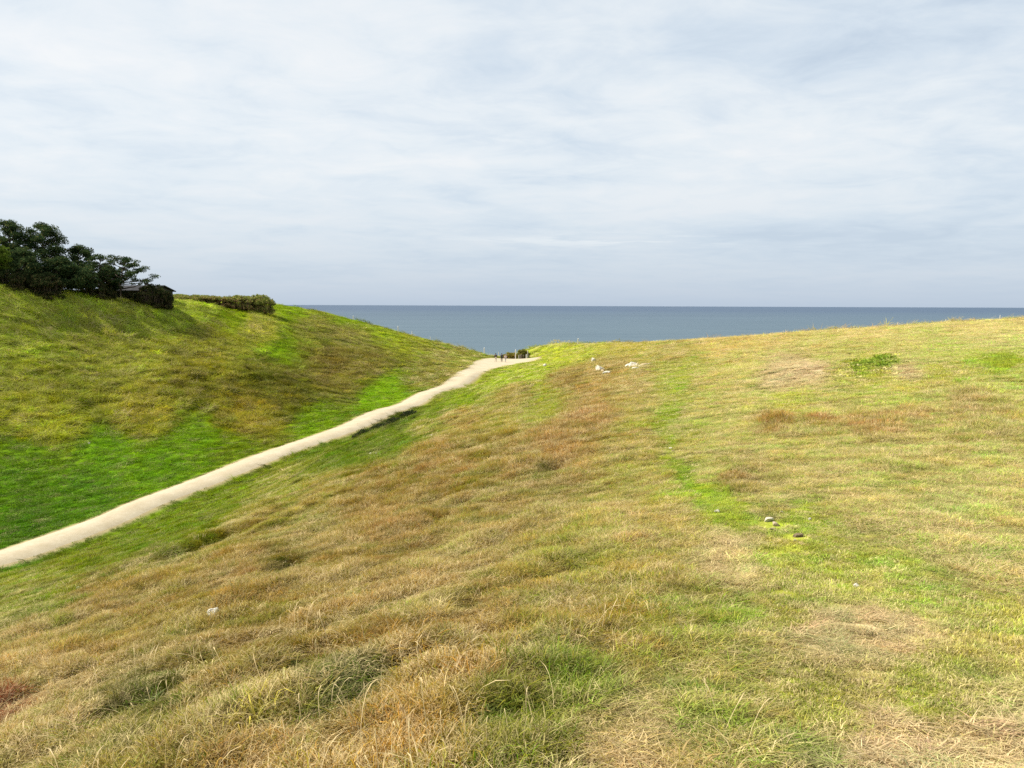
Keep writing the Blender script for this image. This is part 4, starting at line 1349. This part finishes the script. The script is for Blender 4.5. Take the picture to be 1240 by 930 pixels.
BLACKC = mottled('black_jacket_cloth', (0.012, 0.012, 0.014), (0.03, 0.03, 0.034), 20, .85, .2)
NAVY = mottled('dark_blue_cloth', (0.02, 0.022, 0.035), (0.04, 0.042, 0.06), 20, .85, .2)
PINK = mottled('pale_pink_cloth', (0.55, 0.42, 0.42), (0.66, 0.54, 0.54), 20, .85, .2)
TAN = mottled('beige_trouser_cloth', (0.38, 0.32, 0.25), (0.48, 0.42, 0.34), 20, .85, .2)
GREYC = mottled('light_grey_cloth', (0.34, 0.33, 0.33), (0.44, 0.43, 0.42), 20, .85, .2)
person(600.4, 174, math.radians(170), 1.82, BLACKC, TAN, HAIRM, False, .24, 'walker in a black jacket and light trousers, standing apart on the left')
person(607.6, 173, math.radians(185), 1.84, NAVY, BLACKC, HAIRM, False, .18, 'walker in dark blue jacket and dark trousers beside the one in pink')
person(612.3, 172, math.radians(200), 1.66, PINK, GREYC, BLOND, True, .28, 'walker in pale pink top, rightmost of the three on the gravel')


# ------------------------------------------------------------------ chalk stones
CHALK = mottled('white_chalk', (0.44, 0.40, 0.31), (0.60, 0.56, 0.46), 5, .9, .1, .03)
CHALKW = mottled('bright_chalk', (0.70, 0.67, 0.58), (0.82, 0.79, 0.70), 6, .85, .1, .02)
CHALKB = mottled('buff_stone', (0.32, 0.25, 0.16), (0.44, 0.36, 0.25), 8, .9, .1, .02)
CLOD = mottled('earth_clod', (0.11, 0.08, 0.045), (0.24, 0.19, 0.11), 12, .95, .05, .03)


def rock_mesh(name, seed, mat, sharp=.25, sub=3):
    import bmesh
    bm = bmesh.new()
    bmesh.ops.create_icosphere(bm, subdivisions=sub, radius=.5)
    r = np.random.default_rng(seed)
    # a few flat facets, then rough grain
    pl = [(Vector(r.normal(size=3)).normalized(), r.uniform(.22, .40)) for _ in range(13)]
    for v in bm.verts:
        for nn, dd in pl:
            q = v.co.dot(nn) - dd
            if q > 0:
                v.co -= nn * q * .9
    co = np.array([v.co for v in bm.verts])
    nz = fbm(co[:, 0] * 4 + seed, co[:, 1] * 4 + co[:, 2] * 3.1, seed, 3)
    for v, k in zip(bm.verts, nz):
        v.co *= 1 + sharp * float(k)
    me = bpy.data.meshes.new(name)
    bm.to_mesh(me); bm.free()
    me.materials.append(mat)
    return me


def rock(px, py, size, label, seed, mat=CHALK, cat='stone', name='stone', rot=0.0, group=None, sink=.22, tilt=(0, 0)):
    g = at(px, py, GH)
    o = link(name, rock_mesh(name, seed, mat))
    o.scale = size
    o.location = (g[0], g[1], g[2] + size[2] * (.5 - sink))
    o.rotation_euler = (tilt[0], tilt[1], rot)
    return tag(o, label, cat, group)


RG = 'chalk boulders on the green slope below the ridge'
rock(726.5, 450.5, (1.14, 0.96, 0.86), 'round white chalk boulder with a dark hollow side, upper one of the pair', 501, group=RG, name='boulder', cat='boulder')
rock(730, 451, (0.43, 0.48, 0.41), 'small buff stone leaning on the round upper boulder of the pair', 502, CHALKB, group=RG)
rock(734.5, 454.5, (0.86, 0.60, 0.55), 'smaller oblong white chalk boulder, lower one of the pair', 503, rot=.5, group=RG, name='boulder', cat='boulder')
rock(718.5, 439, (0.66, 0.60, 0.90), 'single upright white chalk boulder on the green turf above the pair', 504, group=RG, name='boulder', cat='boulder')
rock(659.5, 443.5, (.55, .6, .5), 'small white chalk boulder alone on the turf nearest to the gravel', 505, group=RG, name='boulder', cat='boulder')
rock(762.5, 446, (1.08, 0.96, 0.72), 'leftmost white chalk boulder of the cluster at the ridge shoulder', 506, group=RG, name='boulder', cat='boulder')
rock(766.5, 446, (0.96, 0.84, 0.84), 'highest white chalk boulder in the middle of the cluster at the ridge shoulder', 507, group=RG, name='boulder', cat='boulder')
rock(769, 444.5, (0.84, 0.72, 0.60), 'white chalk boulder behind the highest one of the cluster', 508, group=RG, name='boulder', cat='boulder')
rock(770.5, 448, (1.20, 0.60, 0.41), 'long flat chalk slab in front of the cluster at the ridge shoulder', 509, rot=.5, group=RG, name='boulder', cat='boulder')
rock(775, 446, (0.84, 0.48, 0.34), 'thin pale chalk slab at the right end of the cluster', 510, rot=.4, group=RG, name='boulder', cat='boulder')
rock(781, 443.5, (1.20, 0.60, 0.41), 'flat buff slab lying apart to the right of the cluster', 511, CHALKB, rot=.3, group=RG, name='boulder', cat='boulder')
rock(786, 442.3, (0.72, 0.48, 0.26), 'small flat buff stone at the far right end of the slabs', 512, CHALKB, rot=.2, group=RG)
NG = 'stones along the trodden trail'
rock(930, 631, (.125, .08, .075), 'largest pale chalk stone beside the trodden trail', 521, rot=.3, group=NG, sink=.3)
rock(939, 636.5, (.09, .10, .06), 'pinkish buff stone touching the largest trail stone', 522, CHALKB, group=NG, sink=.3)
rock(935.5, 642, (.10, .06, .05), 'long buff stone pointing left below the pinkish one by the trail', 523, CHALKB, rot=.4, group=NG, sink=.3)
rock(966, 650, (.13, .10, .05), 'grey-brown crumbly clod of earth right of the trail stones', 524, CLOD, name='earth_clod', cat='clod', sink=.2)
rock(962.5, 655, (.045, .03, .025), 'tiny white stone at the edge of the crumbly clod', 525, group=NG, sink=.3)
rock(980.5, 630, (.04, .035, .035), 'tiny white stone right of the largest trail stone in the turf', 526, group=NG, sink=.15)
rock(946.5, 621, (.05, .035, .025), 'tiny white stone above the largest trail stone', 527, group=NG, sink=.15)
rock(869, 621, (.07, .05, .04), 'small white stone on the left side of the bright green trail', 528, group=NG, sink=.15)
rock(1037, 711, (.055, .035, .035), 'white pebble on the right of the bare straw patch', 529, group=NG, sink=.15)
rock(1135, 622.5, (.08, .05, .045), 'white pebble in the pale grass at the right', 530, group=NG, sink=.15)
rock(257.5, 752, (.15, .09, .13), 'bright white chalk stone alone in the brown grass of the left flank', 531, rot=.5, group=NG, sink=-.15, mat=CHALKW)
rock(663, 889, (.045, .05, .05), 'buff pebble in the thatch at the bottom of the picture', 532, CHALKB, group=NG, sink=-.1)
rock(812, 544, (.10, .08, .06), 'small white stone on the trail near the ridge shoulder', 533, group=NG, sink=.1)
rock(815.5, 547, (.12, .1, .05), 'dark clod beside the small white stone on the trail', 534, CLOD, name='earth_clod', cat='clod', sink=.1)
SG = 'small white stones scattered on the slope above the path'
for i_, (px, py, sz) in enumerate([(578, 493, .26), (571, 512, .22), (555, 520, .26), (523, 529, .26), (503, 559, .22), (449, 551, .30), (456, 551, .26), (283, 637, .24), (41, 695, .18), (176, 704, .16), (95, 716, .16), (310, 668, .15)]):
    rock(px, py, (sz * .75, sz * .55, sz * .45), 'small white stone scattered on the grassy slope between the path and the brown ridge', 540 + i_, group=SG, sink=-.2, rot=i_)
rock(108, 538, (.35, .25, .2), 'lone white stone at the upper rim of the bright green turf left of the path', 560, sink=-.1)
